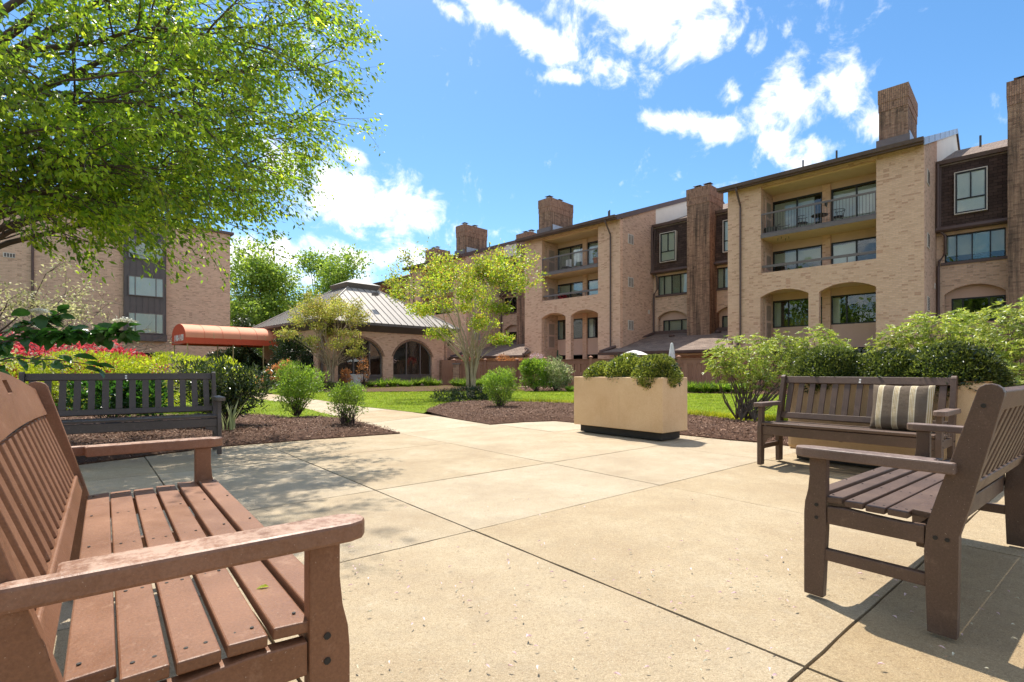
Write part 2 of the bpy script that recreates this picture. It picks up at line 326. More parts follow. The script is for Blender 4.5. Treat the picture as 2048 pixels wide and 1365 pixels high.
# ------------------------------------------------------------------ mesh helpers
class MB:
    def __init__(s): s.v = []; s.f = []
    def add(s, vs, fs):
        b = len(s.v); s.v += [tuple(x) for x in vs]; s.f += [tuple(b + i for i in f) for f in fs]; return s
    def box(s, c, d, rz=0, rx=0, ry=0):
        M_ = Matrix.Rotation(rz, 3, 'Z') @ Matrix.Rotation(ry, 3, 'Y') @ Matrix.Rotation(rx, 3, 'X'); c = Vector(c)
        vs = [c + M_ @ Vector((sx * d[0] / 2, sy * d[1] / 2, sz * d[2] / 2)) for sx in (-1, 1) for sy in (-1, 1) for sz in (-1, 1)]
        return s.add(vs, [(0, 1, 3, 2), (4, 6, 7, 5), (0, 4, 5, 1), (2, 3, 7, 6), (0, 2, 6, 4), (1, 5, 7, 3)])
    def b2(s, x0, x1, y0, y1, z0, z1): return s.box(((x0 + x1) / 2, (y0 + y1) / 2, (z0 + z1) / 2), (x1 - x0, y1 - y0, z1 - z0))
    def prism(s, poly, a0, a1, axis='x'):
        """poly of 2D points extruded along axis from a0 to a1: x -> (y,z), y -> (x,z), z -> (x,y)"""
        def P(p, a): return {'x': (a, p[0], p[1]), 'y': (p[0], a, p[1]), 'z': (p[0], p[1], a)}[axis]
        n = len(poly); vs = [P(p, a0) for p in poly] + [P(p, a1) for p in poly]
        tri = tessellate_polygon([[Vector((p[0], p[1], 0)) for p in poly]])
        fs = [tuple(t) for t in tri] + [tuple(n + i for i in reversed(t)) for t in tri]
        fs += [(i, (i + 1) % n, n + (i + 1) % n, n + i) for i in range(n)]
        return s.add(vs, fs)
    def tube(s, pts, rad, n=6, cap=True):
        pts = [Vector(p) for p in pts]; k = len(pts); rad = rad if isinstance(rad, (list, tuple)) else [rad] * k
        vs = []; up = Vector((0, 0, 1))
        for i, p in enumerate(pts):
            t = (pts[min(i + 1, k - 1)] - pts[max(i - 1, 0)])
            t = t.normalized() if t.length > 1e-9 else up
            a = t.cross(Vector((.3, .2, 1)) if abs(t.z) < .95 else Vector((1, 0, 0))).normalized(); b = t.cross(a)
            for j in range(n):
                th = 2 * math.pi * j / n; vs.append(p + (a * math.cos(th) + b * math.sin(th)) * rad[i])
        fs = [(i * n + j, i * n + (j + 1) % n, (i + 1) * n + (j + 1) % n, (i + 1) * n + j) for i in range(k - 1) for j in range(n)]
        if cap: fs += [tuple(range(n))[::-1], tuple((k - 1) * n + j for j in range(n))]
        return s.add(vs, fs)
    def lathe(s, prof, c=(0, 0, 0), n=16):
        k = len(prof); vs = [(c[0] + r * math.cos(2 * math.pi * j / n), c[1] + r * math.sin(2 * math.pi * j / n), c[2] + z) for r, z in prof for j in range(n)]
        fs = [(i * n + j, i * n + (j + 1) % n, (i + 1) * n + (j + 1) % n, (i + 1) * n + j) for i in range(k - 1) for j in range(n)]
        fs += [tuple(range(n))[::-1], tuple((k - 1) * n + j for j in range(n))]
        return s.add(vs, fs)
    def build(s, name, mat, parent=None, loc=(0, 0, 0), rz=0, bevel=0, smooth=False, label=None, fix=True):
        me = bpy.data.meshes.new(name); me.from_pydata(s.v, [], s.f)
        if fix:
            bm = bmesh.new(); bm.from_mesh(me); bmesh.ops.recalc_face_normals(bm, faces=bm.faces); bm.to_mesh(me); bm.free()
        boxuv(me); me.materials.append(MATS[mat])
        if smooth: me.polygons.foreach_set('use_smooth', [True] * len(me.polygons))
        o = bpy.data.objects.new(name, me); C.objects.link(o); o.location = loc; o.rotation_euler = (0, 0, rz)
        if parent is not None: o.parent = parent
        if bevel:
            m = o.modifiers.new('bevel', 'BEVEL'); m.width = bevel; m.segments = 2; m.limit_method = 'ANGLE'; m.angle_limit = R(40)
        if label: o['label'] = label
        return o
def boxuv(me):
    n = len(me.loops)
    if n == 0: return
    co = np.empty(len(me.vertices) * 3); me.vertices.foreach_get('co', co); co = co.reshape(-1, 3)
    li = np.empty(n, dtype=np.int32); me.loops.foreach_get('vertex_index', li)
    fn = np.empty(len(me.polygons) * 3); me.polygons.foreach_get('normal', fn); fn = fn.reshape(-1, 3)
    tot = np.empty(len(me.polygons), dtype=np.int32); me.polygons.foreach_get('loop_total', tot)
    nn = np.repeat(fn, tot, axis=0); p = co[li]
    h = np.abs(nn[:, 0]) > np.abs(nn[:, 1]); flat = np.abs(nn[:, 2]) > .85
    sl = np.sqrt(np.maximum(1 - nn[:, 2] ** 2, .05))
    u = np.where(h, p[:, 1], p[:, 0]); v = p[:, 2] / sl
    u = np.where(flat, p[:, 0], u); v = np.where(flat, p[:, 1], v)
    uv = me.uv_layers.new(name='UVMap'); uv.data.foreach_set('uv', np.stack([u, v], 1).ravel())
def tag(o, label=None, cat=None, group=None, kind=None):
    if label: o['label'] = label
    if cat: o['category'] = cat
    if group: o['group'] = group
    if kind: o['kind'] = kind
    return o
def thing(name, label, cat, loc=(0, 0, 0), rz=0, group=None):
    o = bpy.data.objects.new(name, None); C.objects.link(o); o.location = loc; o.rotation_euler = (0, 0, rz)
    o.empty_display_size = .2; return tag(o, label, cat, group)
def kids(o): return [x for x in C.objects if x.parent == o]
def copy_tree(o, parent=None, ch=None):
    if ch is None:
        ch = {}
        for x in C.objects:
            if x.parent: ch.setdefault(x.parent.name, []).append(x)
    c = o.copy(); C.objects.link(c)
    if parent is not None: c.parent = parent
    for k in ch.get(o.name, []): copy_tree(k, c, ch)
    return c
def wall(outer, holes, thick, y0=0.0):
    """wall in the xz plane with holes, front face at y0, extruded to y0+thick"""
    loops = [outer] + holes; tri = tessellate_polygon([[Vector((p[0], p[1], 0)) for p in l] for l in loops])
    pts = [p for l in loops for p in l]; n = len(pts); m = MB()
    vs = [(p[0], y0, p[1]) for p in pts] + [(p[0], y0 + thick, p[1]) for p in pts]
    fs = [tuple(t) for t in tri] + [tuple(n + i for i in reversed(t)) for t in tri]; b = 0
    for l in loops:
        k = len(l); fs += [(b + i, b + (i + 1) % k, n + b + (i + 1) % k, n + b + i) for i in range(k)]; b += k
    return m.add(vs, fs)
def rect(x0, x1, z0, z1): return [(x0, z0), (x1, z0), (x1, z1), (x0, z1)]
def arch(x0, x1, z0, zs, zc, n=14):
    """opening with a segmental arch: springs at zs, crown zc"""
    wd = (x1 - x0) / 2; h = zc - zs; r = (wd * wd + h * h) / (2 * h); cx = (x0 + x1) / 2; cz = zc - r; a = math.asin(min(1, wd / r)) if h < wd else math.pi - math.asin(wd / r)
    pts = [(x0, z0), (x1, z0)]
    for i in range(n + 1):
        t = a - 2 * a * i / n; pts.append((cx + r * math.sin(t), cz + r * math.cos(t)))
    return pts
def ground_at(u, v, z=0.0):
    """the place on the ground plane seen at (u, v) of the 2048 px wide photograph"""
    Y = F * (1 - z) / (v - 742); return ((u - 1024) / F * Y, Y)

# grid directions of the patio
CD = Vector((.770, .638)); AD = Vector((-.638, .770))
def pq(p, q, z=0): v = CD * p + AD * q; return Vector((v.x, v.y, z))
PATIO_RZ = math.atan2(.638, .770)

# ------------------------------------------------------------------ ground, patio, path, beds
m = MB(); m.add([(-900, -400, 0), (900, -400, 0), (900, 1500, 0), (-900, 1500, 0)], [(0, 1, 2, 3)])
tag(m.build('ground', 'ground_far', loc=(0, 0, -.06)), kind='structure')
base = MB(); 
base.add([pq(-8, -6), pq(7.25, -6), pq(7.25, 8.6), pq(-8, 8.6)], [(0, 1, 2, 3)])
patio = tag(base.build('patio', 'joint_dirt', loc=(0, 0, -.016)), kind='structure')
ps = [-7.6, -5.5, -3.5, -1.45, .532, 1.872, 3.87, 5.89, 7.25]; qs = [-5.3, -3.3, -1.3, .705, 2.64, 4.05, 6.04, 8.55]
for i in range(len(ps) - 1):
    for j in range(len(qs) - 1):
        g = .006; mm = MB(); a, b, c_, d = ps[i] + g, ps[i + 1] - g, qs[j] + g, qs[j + 1] - g
        # worn edges: outline jittered a little
        out_ = []
        for (p0, q0, p1, q1) in ((a, c_, b, c_), (b, c_, b, d), (b, d, a, d), (a, d, a, c_)):
            k = 14
            for t in range(k):
                f_ = t / k; jx = random.uniform(-.0025, .0025) if t else 0
                x_, y_ = p0 + (p1 - p0) * f_, q0 + (q1 - q0) * f_
                if p0 == p1: x_ += jx
                else: y_ += jx
                out_.append((x_, y_))
        mm.prism(out_, -.05, 0, 'z')
        o = mm.build('slab', 'concrete_worn' if qs[j] < .7 else ('concrete_used' if qs[j] < 2.6 else 'concrete'), patio, loc=(0, 0, .016 + random.uniform(-.0015, .0015)), rz=PATIO_RZ, bevel=.004)
def sheet(poly, z, mat, name, hump=0, thick=.03, kind='structure'):
    """flat bed from a world-space outline, triangulated finely with a gentle hump in the middle"""
    tri = tessellate_polygon([[Vector((p[0], p[1], 0)) for p in poly]])
    bm = bmesh.new(); vs = [bm.verts.new((p[0], p[1], 0)) for p in poly]
    bm.faces.new(vs); bmesh.ops.triangulate(bm, faces=bm.faces)
    ns = len(vs)
    if hump:
        for _ in range(4):
            es = [e for e in bm.edges if e.calc_length() > .35]
            if not es: break
            bmesh.ops.subdivide_edges(bm, edges=es, cuts=1); bmesh.ops.triangulate(bm, faces=bm.faces)
        pl = [Vector((p[0], p[1])) for p in poly]
        for v_ in bm.verts:
            if v_.is_boundary: v_.co.z = 0; continue
            q_ = v_.co.xy; dm = min(seg_d(q_, pl[i], pl[(i + 1) % len(pl)]) for i in range(len(pl)))
            v_.co.z = hump * (1 - math.exp(-dm / .25)) + random.uniform(-.012, .012)
    be = [e for e in bm.edges if e.is_boundary]
    r = bmesh.ops.extrude_edge_only(bm, edges=be)
    for v_ in [g for g in r['geom'] if isinstance(g, bmesh.types.BMVert)]: v_.co.z = -thick - .02
    bmesh.ops.recalc_face_normals(bm, faces=bm.faces)
    me = bpy.data.meshes.new(name); bm.to_mesh(me); bm.free(); me.materials.append(MATS[mat])
    if sum(p.normal.z * p.area for p in me.polygons) < 0: me.flip_normals()
    o = bpy.data.objects.new(name, me); C.objects.link(o); o.location = (0, 0, z); return tag(o, kind=kind)
def seg_d(p, a, b):
    ab = b - a; t = max(0, min(1, (p - a).dot(ab) / max(ab.length_squared, 1e-9))); return (p - a - ab * t).length
def G(*pts): return [ground_at(*p) for p in pts]
e_right = G((850, 823), (905, 838), (980, 850), (1050, 845), (1110, 843), (1155, 847), (1250, 860), (1365, 871), (1450, 880), (1520, 886), (1580, 893))
bed_r = e_right + [tuple(pq(7.3, 2.2).xy), tuple(pq(7.3, -3.5).xy), tuple(pq(12.5, -3.5).xy)] + [tuple(pq(10.2, 2.2).xy)] + G((1600, 852), (1520, 851), (1365, 834), (1250, 824), (1155, 812), (1040, 809), (940, 806), (880, 811))
path_l = G((800, 868), (735, 849), (690, 838), (640, 826), (570, 806), (500, 797), (430, 790))
path_r = G((430, 783), (520, 786), (619, 798), (730, 814.5), (790, 821), (847, 827.6), (905, 838), (980, 850))
bed_l = G((800, 868), (620, 880.5), (440, 895)) + [tuple(pq(-1.3, 6.72).xy), tuple(pq(-6, 6.6).xy), (-10.5, 3.0), (-11.5, 8), (-10, 10.5)] + G((300, 836), (420, 836), (520, 833), (590, 840), (640, 838), (690, 840), (735, 850))
lawn = G((430, 783), (520, 786), (619, 798), (730, 814.5), (790, 821), (847, 827.6), (880, 811), (940, 806), (1040, 809), (1155, 812), (1250, 824), (1365, 834), (1520, 851), (1600, 852)) + [(10.2, 8.0), (13.2, 8.0), (13.4, 14), (12.6, 20.3)] + G((1500, 790), (1365, 788), (1150, 784), (1050, 784), (1030, 775), (900, 771), (700, 779), (650, 786), (560, 780), (480, 778))
lawn_left = G((430, 790), (500, 797), (570, 806), (640, 826), (690, 838), (640, 838), (590, 840), (520, 833), (420, 836), (300, 836)) + [(-10, 10.5), (-16, 12), (-24, 20), (-22, 27)]
tag(sheet(lawn, .012, 'lawn_soil', 'lawn'), kind='structure')
tag(sheet(lawn_left, .012, 'lawn_soil', 'lawn'), kind='structure')
sheet(bed_r, .016, 'mulch_bed', 'mulch_bed', hump=.10)
sheet(bed_l, .016, 'mulch_bed', 'mulch_bed', hump=.09)
far_bed = G((650, 786), (700, 779), (900, 771), (1030, 775), (1050, 784), (1150, 784), (1365, 788), (1500, 790)) + [(13, 21), (16, 24), (11, 27.5), (2, 29.5), (0, 34), (-4, 36), (-11.1, 29.9), (-14.5, 33.2), (-16, 32)]
sheet(far_bed, .0, 'mulch_bed', 'mulch_bed', hump=.05)
# the path: long slabs between the two edges
pth = tag(MB().add([(p[0], p[1], 0) for p in path_l] + [(p[0], p[1], 0) for p in path_r], [tuple(range(len(path_l) + len(path_r)))]).build('path', 'joint_dirt', loc=(0, 0, -.012)), kind='structure')
def along(poly, t):
    L = [(Vector(poly[i + 1]) - Vector(poly[i])).length for i in range(len(poly) - 1)]; s = sum(L) * t
    for i, l in enumerate(L):
        if s <= l or i == len(L) - 1: return Vector(poly[i]).lerp(Vector(poly[i + 1]), min(1, s / l))
        s -= l
prr = path_r[::-1]
for k in range(9):
    t0, t1 = k / 9, (k + 1) / 9; e = .0008
    poly = [along(path_l, t0 + e), along(path_l, (t0 + t1) / 2), along(path_l, t1 - e), along(prr, t1 - e), along(prr, (t0 + t1) / 2), along(prr, t0 + e)]
    MB().prism([(p.x, p.y) for p in poly], -.05, 0.0, 'z').build('slab', 'concrete', pth, loc=(0, 0, .013), bevel=.003)

tag(MB().add([(-3.6, 33.6, 0), (.35, 32.4, 0), (1.9, 29.5, 0), (4.1, 27.0, 0), (10.5, 25.6, 0), (14.5, 22.6, 0), (21, 16.4, 0), (26, 16, 0), (22, 24, 0), (-8, 54, 0), (-13, 52, 0), (-4, 40, 0)], [tuple(range(12))]).build('terrace', 'terrace_paving', loc=(0, 0, .0)), kind='structure')  # unseen paving behind the fence, put in to bounce warm light onto the facades

# ------------------------------------------------------------------ leaf clouds
def mesh_np(name, co, faces, mat, parent=None, smooth=False):
    me = bpy.data.meshes.new(name); n = len(co); k = faces.shape[1]; nf = len(faces)
    me.vertices.add(n); me.vertices.foreach_set('co', co.astype(np.float32).ravel())
    me.loops.add(nf * k); me.loops.foreach_set('vertex_index', faces.astype(np.int32).ravel())
    me.polygons.add(nf); me.polygons.foreach_set('loop_start', np.arange(0, nf * k, k, dtype=np.int32)); me.polygons.foreach_set('loop_total', np.full(nf, k, dtype=np.int32))
    me.update(calc_edges=True); me.materials.append(MATS[mat])
    o = bpy.data.objects.new(name, me); C.objects.link(o)
    if parent is not None: o.parent = parent
    return o
def unit(a): return a / np.maximum(np.linalg.norm(a, axis=1, keepdims=True), 1e-9)
def leaf_arrays(P, D, L, Wd, upbias=.6, fold=.25, curl=.12):
    """P base points, D long axes; folded pointed leaves of six vertices"""
    n = len(P); D = unit(D); rnd = unit(rng.normal(size=(n, 3)) + np.array([0, 0, upbias * 2]))
    S = unit(np.cross(D, rnd)); U = np.cross(S, D); L = np.broadcast_to(L, n)[:, None]; Wd = np.broadcast_to(Wd, n)[:, None]
    v0 = P; v1 = P + D * L * .45 + S * Wd * .5 + U * Wd * fold; v2 = P + D * L * .5; v3 = P + D * L * .45 - S * Wd * .5 + U * Wd * fold; v4 = P + D * L - U * L * curl
    co = np.stack([v0, v1, v2, v3, v4], 1).reshape(-1, 3); b = (np.arange(n) * 5)[:, None]
    f = np.concatenate([b + [0, 1, 2], b + [1, 4, 2], b + [0, 2, 3], b + [2, 4, 3]], 1).reshape(-1, 3)
    return co, f
def leaves(name, P, D, L, Wd, mat, parent=None, **k):
    co, f = leaf_arrays(np.asarray(P, float), np.asarray(D, float), L, Wd, **k); o = mesh_np(name, co, f, mat, parent); o['kind'] = 'stuff'; return o
def blob_points(lobes, n, shell=.55, lump=.25, seed=0):
    """points through ellipsoid lobes (cx,cy,cz,rx,ry,rz), more towards the skin, with lumps"""
    r = np.random.default_rng(seed + 5); w_ = np.array([l[3] * l[4] + l[3] * l[5] + l[4] * l[5] for l in lobes]); w_ = w_ / w_.sum()
    id_ = r.choice(len(lobes), n, p=w_); Lb = np.array(lobes)[id_]; d = unit(r.normal(size=(n, 3)))
    ph = r.uniform(0, 6.28, (len(lobes), 3))[id_]
    lum = 1 + lump * (np.sin(d[:, 0] * 5 + ph[:, 0]) * np.sin(d[:, 1] * 5 + ph[:, 1]) + .6 * np.sin(d[:, 2] * 7 + ph[:, 2]))
    rad = (shell + (1 - shell) * r.uniform(0, 1, n) ** .5) * lum
    P = Lb[:, :3] + d * Lb[:, 3:6] * rad[:, None]; return P, d
def branch_net(P, base, k=60, seed=1, r0=.02, wob=.05):
    """stems from base points out to a sample of the leaf points"""
    r = np.random.default_rng(seed); m = MB(); idx = r.choice(len(P), min(k, len(P)), replace=False)
    for i in idx:
        b = base[r.integers(len(base))]; a = Vector(b); e = Vector(P[i]); mid = a.lerp(e, .5) + Vector((r.normal() * wob, r.normal() * wob, abs(r.normal()) * wob - wob * .2))
        mid.z = mid.z * .9 + (a.z + (e.z - a.z) * .35) * .1
        m.tube([a, a.lerp(mid, .55) + Vector((r.normal() * wob * .3, r.normal() * wob * .3, 0)), mid, e], [r0, r0 * .75, r0 * .5, r0 * .2], 4, False)
    return m
def shrub(name, label, cat, x, y, lobes, n, L, Wd, mat, z0=0., stems=40, sr=.008, bark='bark_twig', group=None, up=.5, shell=.5, lump=.25, seed=0, spread=.05, updir=.6, leafname='leaves'):
    t = thing(name, label, cat, (x, y, z0), group=group)
    P, d = blob_points(lobes, n, shell, lump, seed); P[:, 2] = np.maximum(P[:, 2], .02)
    r = np.random.default_rng(seed + 3); D = d * .7 + r.normal(size=P.shape) * .6 + np.array([0, 0, updir])
    leaves(leafname, P, D, L * r.uniform(.7, 1.25, n), Wd * r.uniform(.7, 1.2, n), mat, t, upbias=up)
    if stems:
        bases = [(r.normal() * spread, r.normal() * spread, 0) for _ in range(6)]
        branch_net(P, bases, stems, seed + 9, sr).build('stems', bark, t, fix=False)
    return t

# ------------------------------------------------------------------ buildings
E45 = R(-45)                                  # local x runs along the facade to the right, local y into the building
PC = Vector((16.96, 21.2))
Ex = Vector((.7071, -.7071)); Nx = Vector((.7071, .7071))
def fac(s, d=0.0, z=0.0): v = PC - Ex * s + Nx * d; return Vector((v.x, v.y, z))
def window(parent, x0, x1, z0, z1, y, mull=(), rails=(), fr=.05, blind=None, bx=None, bz=None, glass_='glass', frame='black_frame', depth=.10, name='window', slats=False, room=True):
    """a framed window facing -y at depth y: frame > pane, blinds, dark room box behind"""
    f = MB(); f.b2(x0, x1, y, y + depth, z1 - fr, z1).b2(x0, x1, y, y + depth, z0, z0 + fr).b2(x0, x0 + fr, y, y + depth, z0 + fr, z1 - fr).b2(x1 - fr, x1, y, y + depth, z0 + fr, z1 - fr)
    for mx in mull: f.b2(mx - fr * .45, mx + fr * .45, y + .005, y + depth - .004, z0 + fr, z1 - fr)
    for (rx0, rx1, rz) in rails: f.b2(rx0, rx1, y + .008, y + depth - .008, rz - fr * .45, rz + fr * .45)
    w_ = f.build(name, frame, parent)
    xs = [x0 + fr] + list(mull) + [x1 - fr]
    for a, b in zip(xs[:-1], xs[1:]):
        MB().b2(a + .004, b - .004, y + depth * .5, y + depth * .5 + .008, z0 + fr + .004, z1 - fr - .004).build('pane', glass_, w_)
    if room:
        r_ = MB(); Y0, Y1 = y + depth + .012, y + depth + 1.2
        r_.add([(x0, Y0, z0), (x1, Y0, z0), (x1, Y0, z1), (x0, Y0, z1), (x0, Y1, z0), (x1, Y1, z0), (x1, Y1, z1), (x0, Y1, z1)], [(4, 5, 6, 7), (0, 1, 5, 4), (3, 7, 6, 2), (0, 4, 7, 3), (1, 2, 6, 5)])
        r_.build('room', 'interior', w_, fix=False)
    for (a, b, zt, zb, mt) in (blind or []):
        bl = MB(); yb = y + depth + .06 if room else y + depth * .5 + .028
        if slats == 'v':
            k = max(2, int((b - a) / .09)); 
            for i in range(k): bl.box((a + (i + .5) * (b - a) / k, yb, (zt + zb) / 2), ((b - a) / k * 1.02, .004, zt - zb), rz=R(22))
        elif slats == 'h':
            k = max(2, int((zt - zb) / .06))
            for i in range(k): bl.box(((a + b) / 2, yb, zb + (i + .5) * (zt - zb) / k), (b - a, .004, (zt - zb) / k * 1.05), rx=R(25))
        else: bl.b2(a, b, yb, yb + .01, zb, zt)
        bl.build('blinds', mt, w_, fix=False)
    return w_
def railing(parent, x0, x1, y, z0, z1, step=.125, post=(0, .5, 1), thick=.09, mat='grey_trim', bot=True):
    rl = MB().b2(x0, x1, y - .02, y + .03, z1 - thick, z1)
    if bot: rl.b2(x0, x1, y - .01, y + .02, z0, z0 + .05)
    rl = rl.build('railing', mat, parent)
    n = int((x1 - x0) / step); proto = None
    for i in range(1, n):
        x = x0 + i * (x1 - x0) / n
        if proto is None: proto = MB().b2(-.008, .008, -.008, .008, z0 + .05, z1 - thick).build('baluster', mat, rl, loc=(x, y + .005, 0))
        else:
            o = proto.copy(); C.objects.link(o); o.parent = rl; o.location = (x, y + .005, 0)
    for f_ in post:
        MB().b2(-.022, .022, -.02, .02, z0, z1 - thick).build('post', mat, rl, loc=(x0 + .03 + (x1 - x0 - .06) * f_, y + .006, 0))
    return rl
def pipe(parent, pts, r=.05, name='downspout', mat='brown_trim'): return MB().tube(pts, r, 8).build(name, mat, parent, smooth=False)
def chimney(parent, x0, x1, y0, y1, z0, z1, caps, band=.95, corb=.035):
    c = MB().b2(x0, x1, y0, y1, z0, z1 - band).build('chimney', 'brick_chimney', parent)
    MB().b2(x0 - corb * .5, x1 + corb * .5, y0 - corb * .5, y1 + corb * .5, z1 - band, z1 - band * .62).build('corbel', 'brick_soldier', c)
    MB().b2(x0 - corb, x1 + corb, y0 - corb, y1 + corb, z1 - band * .62, z1).build('crown', 'brick_soldier', c)
    for (cx, cy) in caps:
        f_ = MB().b2(cx - .15, cx + .15, cy - .15, cy + .15, z1, z1 + .2).build('flue', 'cap_metal', c)
        MB().add([(cx - .24, cy - .24, z1 + .27), (cx + .24, cy - .24, z1 + .27), (cx + .24, cy + .24, z1 + .27), (cx - .24, cy + .24, z1 + .27), (cx, cy, z1 + .37)], [(0, 1, 4), (1, 2, 4), (2, 3, 4), (3, 0, 4), (3, 2, 1, 0)]).b2(cx - .1, cx + .1, cy - .1, cy + .1, z1 + .2, z1 + .275).build('rain_cap', 'dark_metal', f_)
    return c
W_ = 8.05; RZ0, RIDGE_Y, RIDGE_Z = 10.42, 13.6, 15.45
def roof_z(y): return RZ0 + (y + .5) * (RIDGE_Z - RZ0) / (RIDGE_Y + .5)
def block(label, s0, chim, detail=True, d0=0.0, gable='white_panel', rake='brown_trim'):
    """one projecting wing: two open balconies over two arches; s0 = distance of its right corner along the facade line"""
    t = thing('apartment_building', label, 'building', fac(s0 + W_, d0), E45)
    xa, xb = 1.65, 6.42
    outer = rect(0, W_, -.1, 10.33)
    holes = [rect(xa, xb, 5.87, 10.2), arch(1.62, 3.78, .0, 4.66, 4.97), arch(4.22, 6.41, .0, 4.66, 4.97)]
    wall(outer, holes, .30).build('front_wall', 'brick_tan', t)
    side_poly = lambda y1: [(.30, -.1), (y1, -.1), (y1, roof_z(y1) - .15), (.30, roof_z(.30) - .15)]
    MB().prism(side_poly(4.3), W_ - .28, W_, 'x').build('side_wall', 'brick_side', t)
    MB().prism(side_poly(4.3), 0, .28, 'x').build('side_wall', 'brick_side', t)
    g = [(4.3, 8.0), (17.0, 8.0), (17.0, 13.9), (RIDGE_Y, RIDGE_Z - .2), (4.3, roof_z(4.3) - .15)]
    for x in (W_ - .24, .01): MB().prism(g, x, x + .23, 'x').build('gable_panel', gable, t)
    for x in (W_ - .26, .0): MB().b2(x, x + .25, 4.302, 17, -.1, 7.99).build('side_wall', 'brick_side', t)
    # fronts and soffits inside the recess
    D = 1.75; back_holes = []
    wins = [(W_ - 6.42, W_ - 4.12), (W_ - 3.75, W_ - 1.66)]
    for (a, b) in wins:
        back_holes += [rect(a, b, 7.76, 9.82), rect(a, b, 5.05, 7.22), rect(a, b, 3.24, 4.64), rect(a, b, .9, 2.12)]
    bw = wall(rect(.3, W_ - .3, -.1, 10.3), back_holes, .16, D).build('back_wall', 'stucco', t)
    MB().b2(wins[0][1] + .01, wins[1][0] - .01, D - .1, D, -.1, 10.1).build('pier', 'brick_tan', t)
    MB().prism([(.31, -.1), (D, -.1), (D, 10.1), (.31, 10.1)], xa - .3, xa - .01, 'x').build('recess_wall', 'brick_side', t)
    MB().prism([(.31, -.1), (D, -.1), (D, 10.1), (.31, 10.1)], xb + .01, xb + .3, 'x').build('recess_wall', 'brick_side', t)
    MB().b2(xa - .3, xb + .3, .302, D - .002, 10.15, 10.28).build('soffit', 'soffit', t)
    sl = MB().b2(xa - .02, xb + .02, -.01, D - .004, 7.62, 7.76).build('balcony_floor', 'soffit', t)
    MB().b2(xa, xb, -.045, -.012, 7.60, 7.78).build('edge_trim', 'grey_trim', sl)
    MB().b2(xa - .02, xb + .02, .302, D - .004, 4.99, 5.05).build('balcony_floor', 'soffit', t)
    railing(t, xa, xb, .03, 7.80, 8.84, post=(0, .5, 1))
    railing(t, xa, xb, .15, 5.88, 6.26, step=9, post=(.23, .77), thick=.12, bot=False)
    mid = [(a + b) / 2 for a, b in wins]
    for i, (a, b) in enumerate(wins):
        window(t, a, b, 7.76, 9.82, D, (mid[i],), fr=.07, blind=[(a, mid[i], 9.7, 7.8, 'blind_warm'), (mid[i], mid[i] + .75, 9.7, 7.8, 'blind' if i else 'blind_warm')], slats='v')
        window(t, a, b, 5.05, 7.22, D, (mid[i],), fr=.07, blind=[(a, b, 7.1, 6.45, 'blind_warm')] if i == 0 else [(a, mid[i], 7.1, 5.1, 'blind')], slats='v')
        window(t, a, b, 3.24, 4.64, D, (a + .75 if i == 0 else a + .65,), fr=.06, glass_='glass', blind=[(a, a + .35, 4.55, 3.3, 'blind_warm')])
        window(t, a, b, .9, 2.12, D, (mid[i],), fr=.05, glass_='glass_dark')
    # louvred closet doors on the left recess wall
    for (z0, z1) in ((2.55, 4.45), (5.2, 7.0), (7.85, 9.7)):
        d = MB().b2(xa - .008, xa + .03, .62, 1.42, z0, z1).build('closet_door', 'stucco', t)
        zm = (z0 + z1) / 2
        for (za, zb) in ((z0 + .12, zm - .06), (zm + .06, z1 - .12)):
            lv = MB()
            k = int((zb - za) / .06)
            for i in range(k): lv.box((xa + .034, 1.02, za + (i + .5) * (zb - za) / k), (.012, .58, .05), ry=R(25))
            lv.build('louvre', 'louver', d)
    # roof
    ov = .28; th = .16
    e0, r0_, b0 = (-.52, RZ0), (RIDGE_Y, RIDGE_Z), (17.2, 13.95)
    MB().prism([e0, r0_, b0, (b0[0], b0[1] - th), (r0_[0], r0_[1] - th), (e0[0], e0[1] - th)], -ov, W_ + .04, 'x').build('roof', 'roof_shingle', t)
    MB().prism([(-.56, RZ0 - .17), (-.66, RZ0 - .15), (-.70, RZ0 + .0), (-.555, RZ0 + .0)], -ov - .02, W_ + .06, 'x').build('gutter', 'brown_trim', t)
    MB().prism([(-.54, RZ0 - .162), (-.005, RZ0 + .0), (-.005, RZ0 - .1), (-.54, RZ0 - .22)], -ov + .01, W_ + .03, 'x').build('eave_soffit', 'brown_trim', t)
    # rake trim along the sloping edge on the right
    rk = MB(); rk.prism([(e0[0] + .05, e0[1] - .28), (e0[0] + .05, e0[1] + .03), (r0_[0], r0_[1] + .03), (r0_[0], r0_[1] - .28)], W_ + .045, W_ + .075, 'x')
    rk = rk.build('rake_trim', rake, t)
    if rake == 'flashing':
        for i in range(7): MB().box((W_ + .079, i * 2 + .8, roof_z(i * 2 + .8) - .11), (.006, .03, .27)).build('seam', 'dark_metal', rk)
    # rear slope edge
    MB().prism([(r0_[0], r0_[1] - .2), (r0_[0], r0_[1] + .02), (b0[0], b0[1] + .02), (b0[0], b0[1] - .2)], W_ + .045, W_ + .075, 'x').build('rake_trim', 'brown_trim', t)
    # downspout at the left of the front
    px = W_ - 7.38 if detail != 'right' else 7.4
    pipe(t, [(px, -.62, RZ0 - .18), (px, -.60, RZ0 - .32), (px, -.09, RZ0 - .95), (px, -.07, RZ0 - 1.1), (px, -.07, 2.5), (px - (.2 if detail != 'right' else -.2), -.3, 2.2)])
    # vents on the right side wall
    for z in (3.55, 6.25, 8.95):
        v = MB().b2(W_ + .002, W_ + .03, .88, 1.5, z, z + .62).build('vent', 'vent_white', t)
        lv = MB()
        for a in (.93, 1.22):
            for i in range(8): lv.box((W_ + .033, a + .12, z + .07 + i * .068), (.01, .22, .04), ry=R(25))
        lv.build('louvre', 'vent_dark', v)
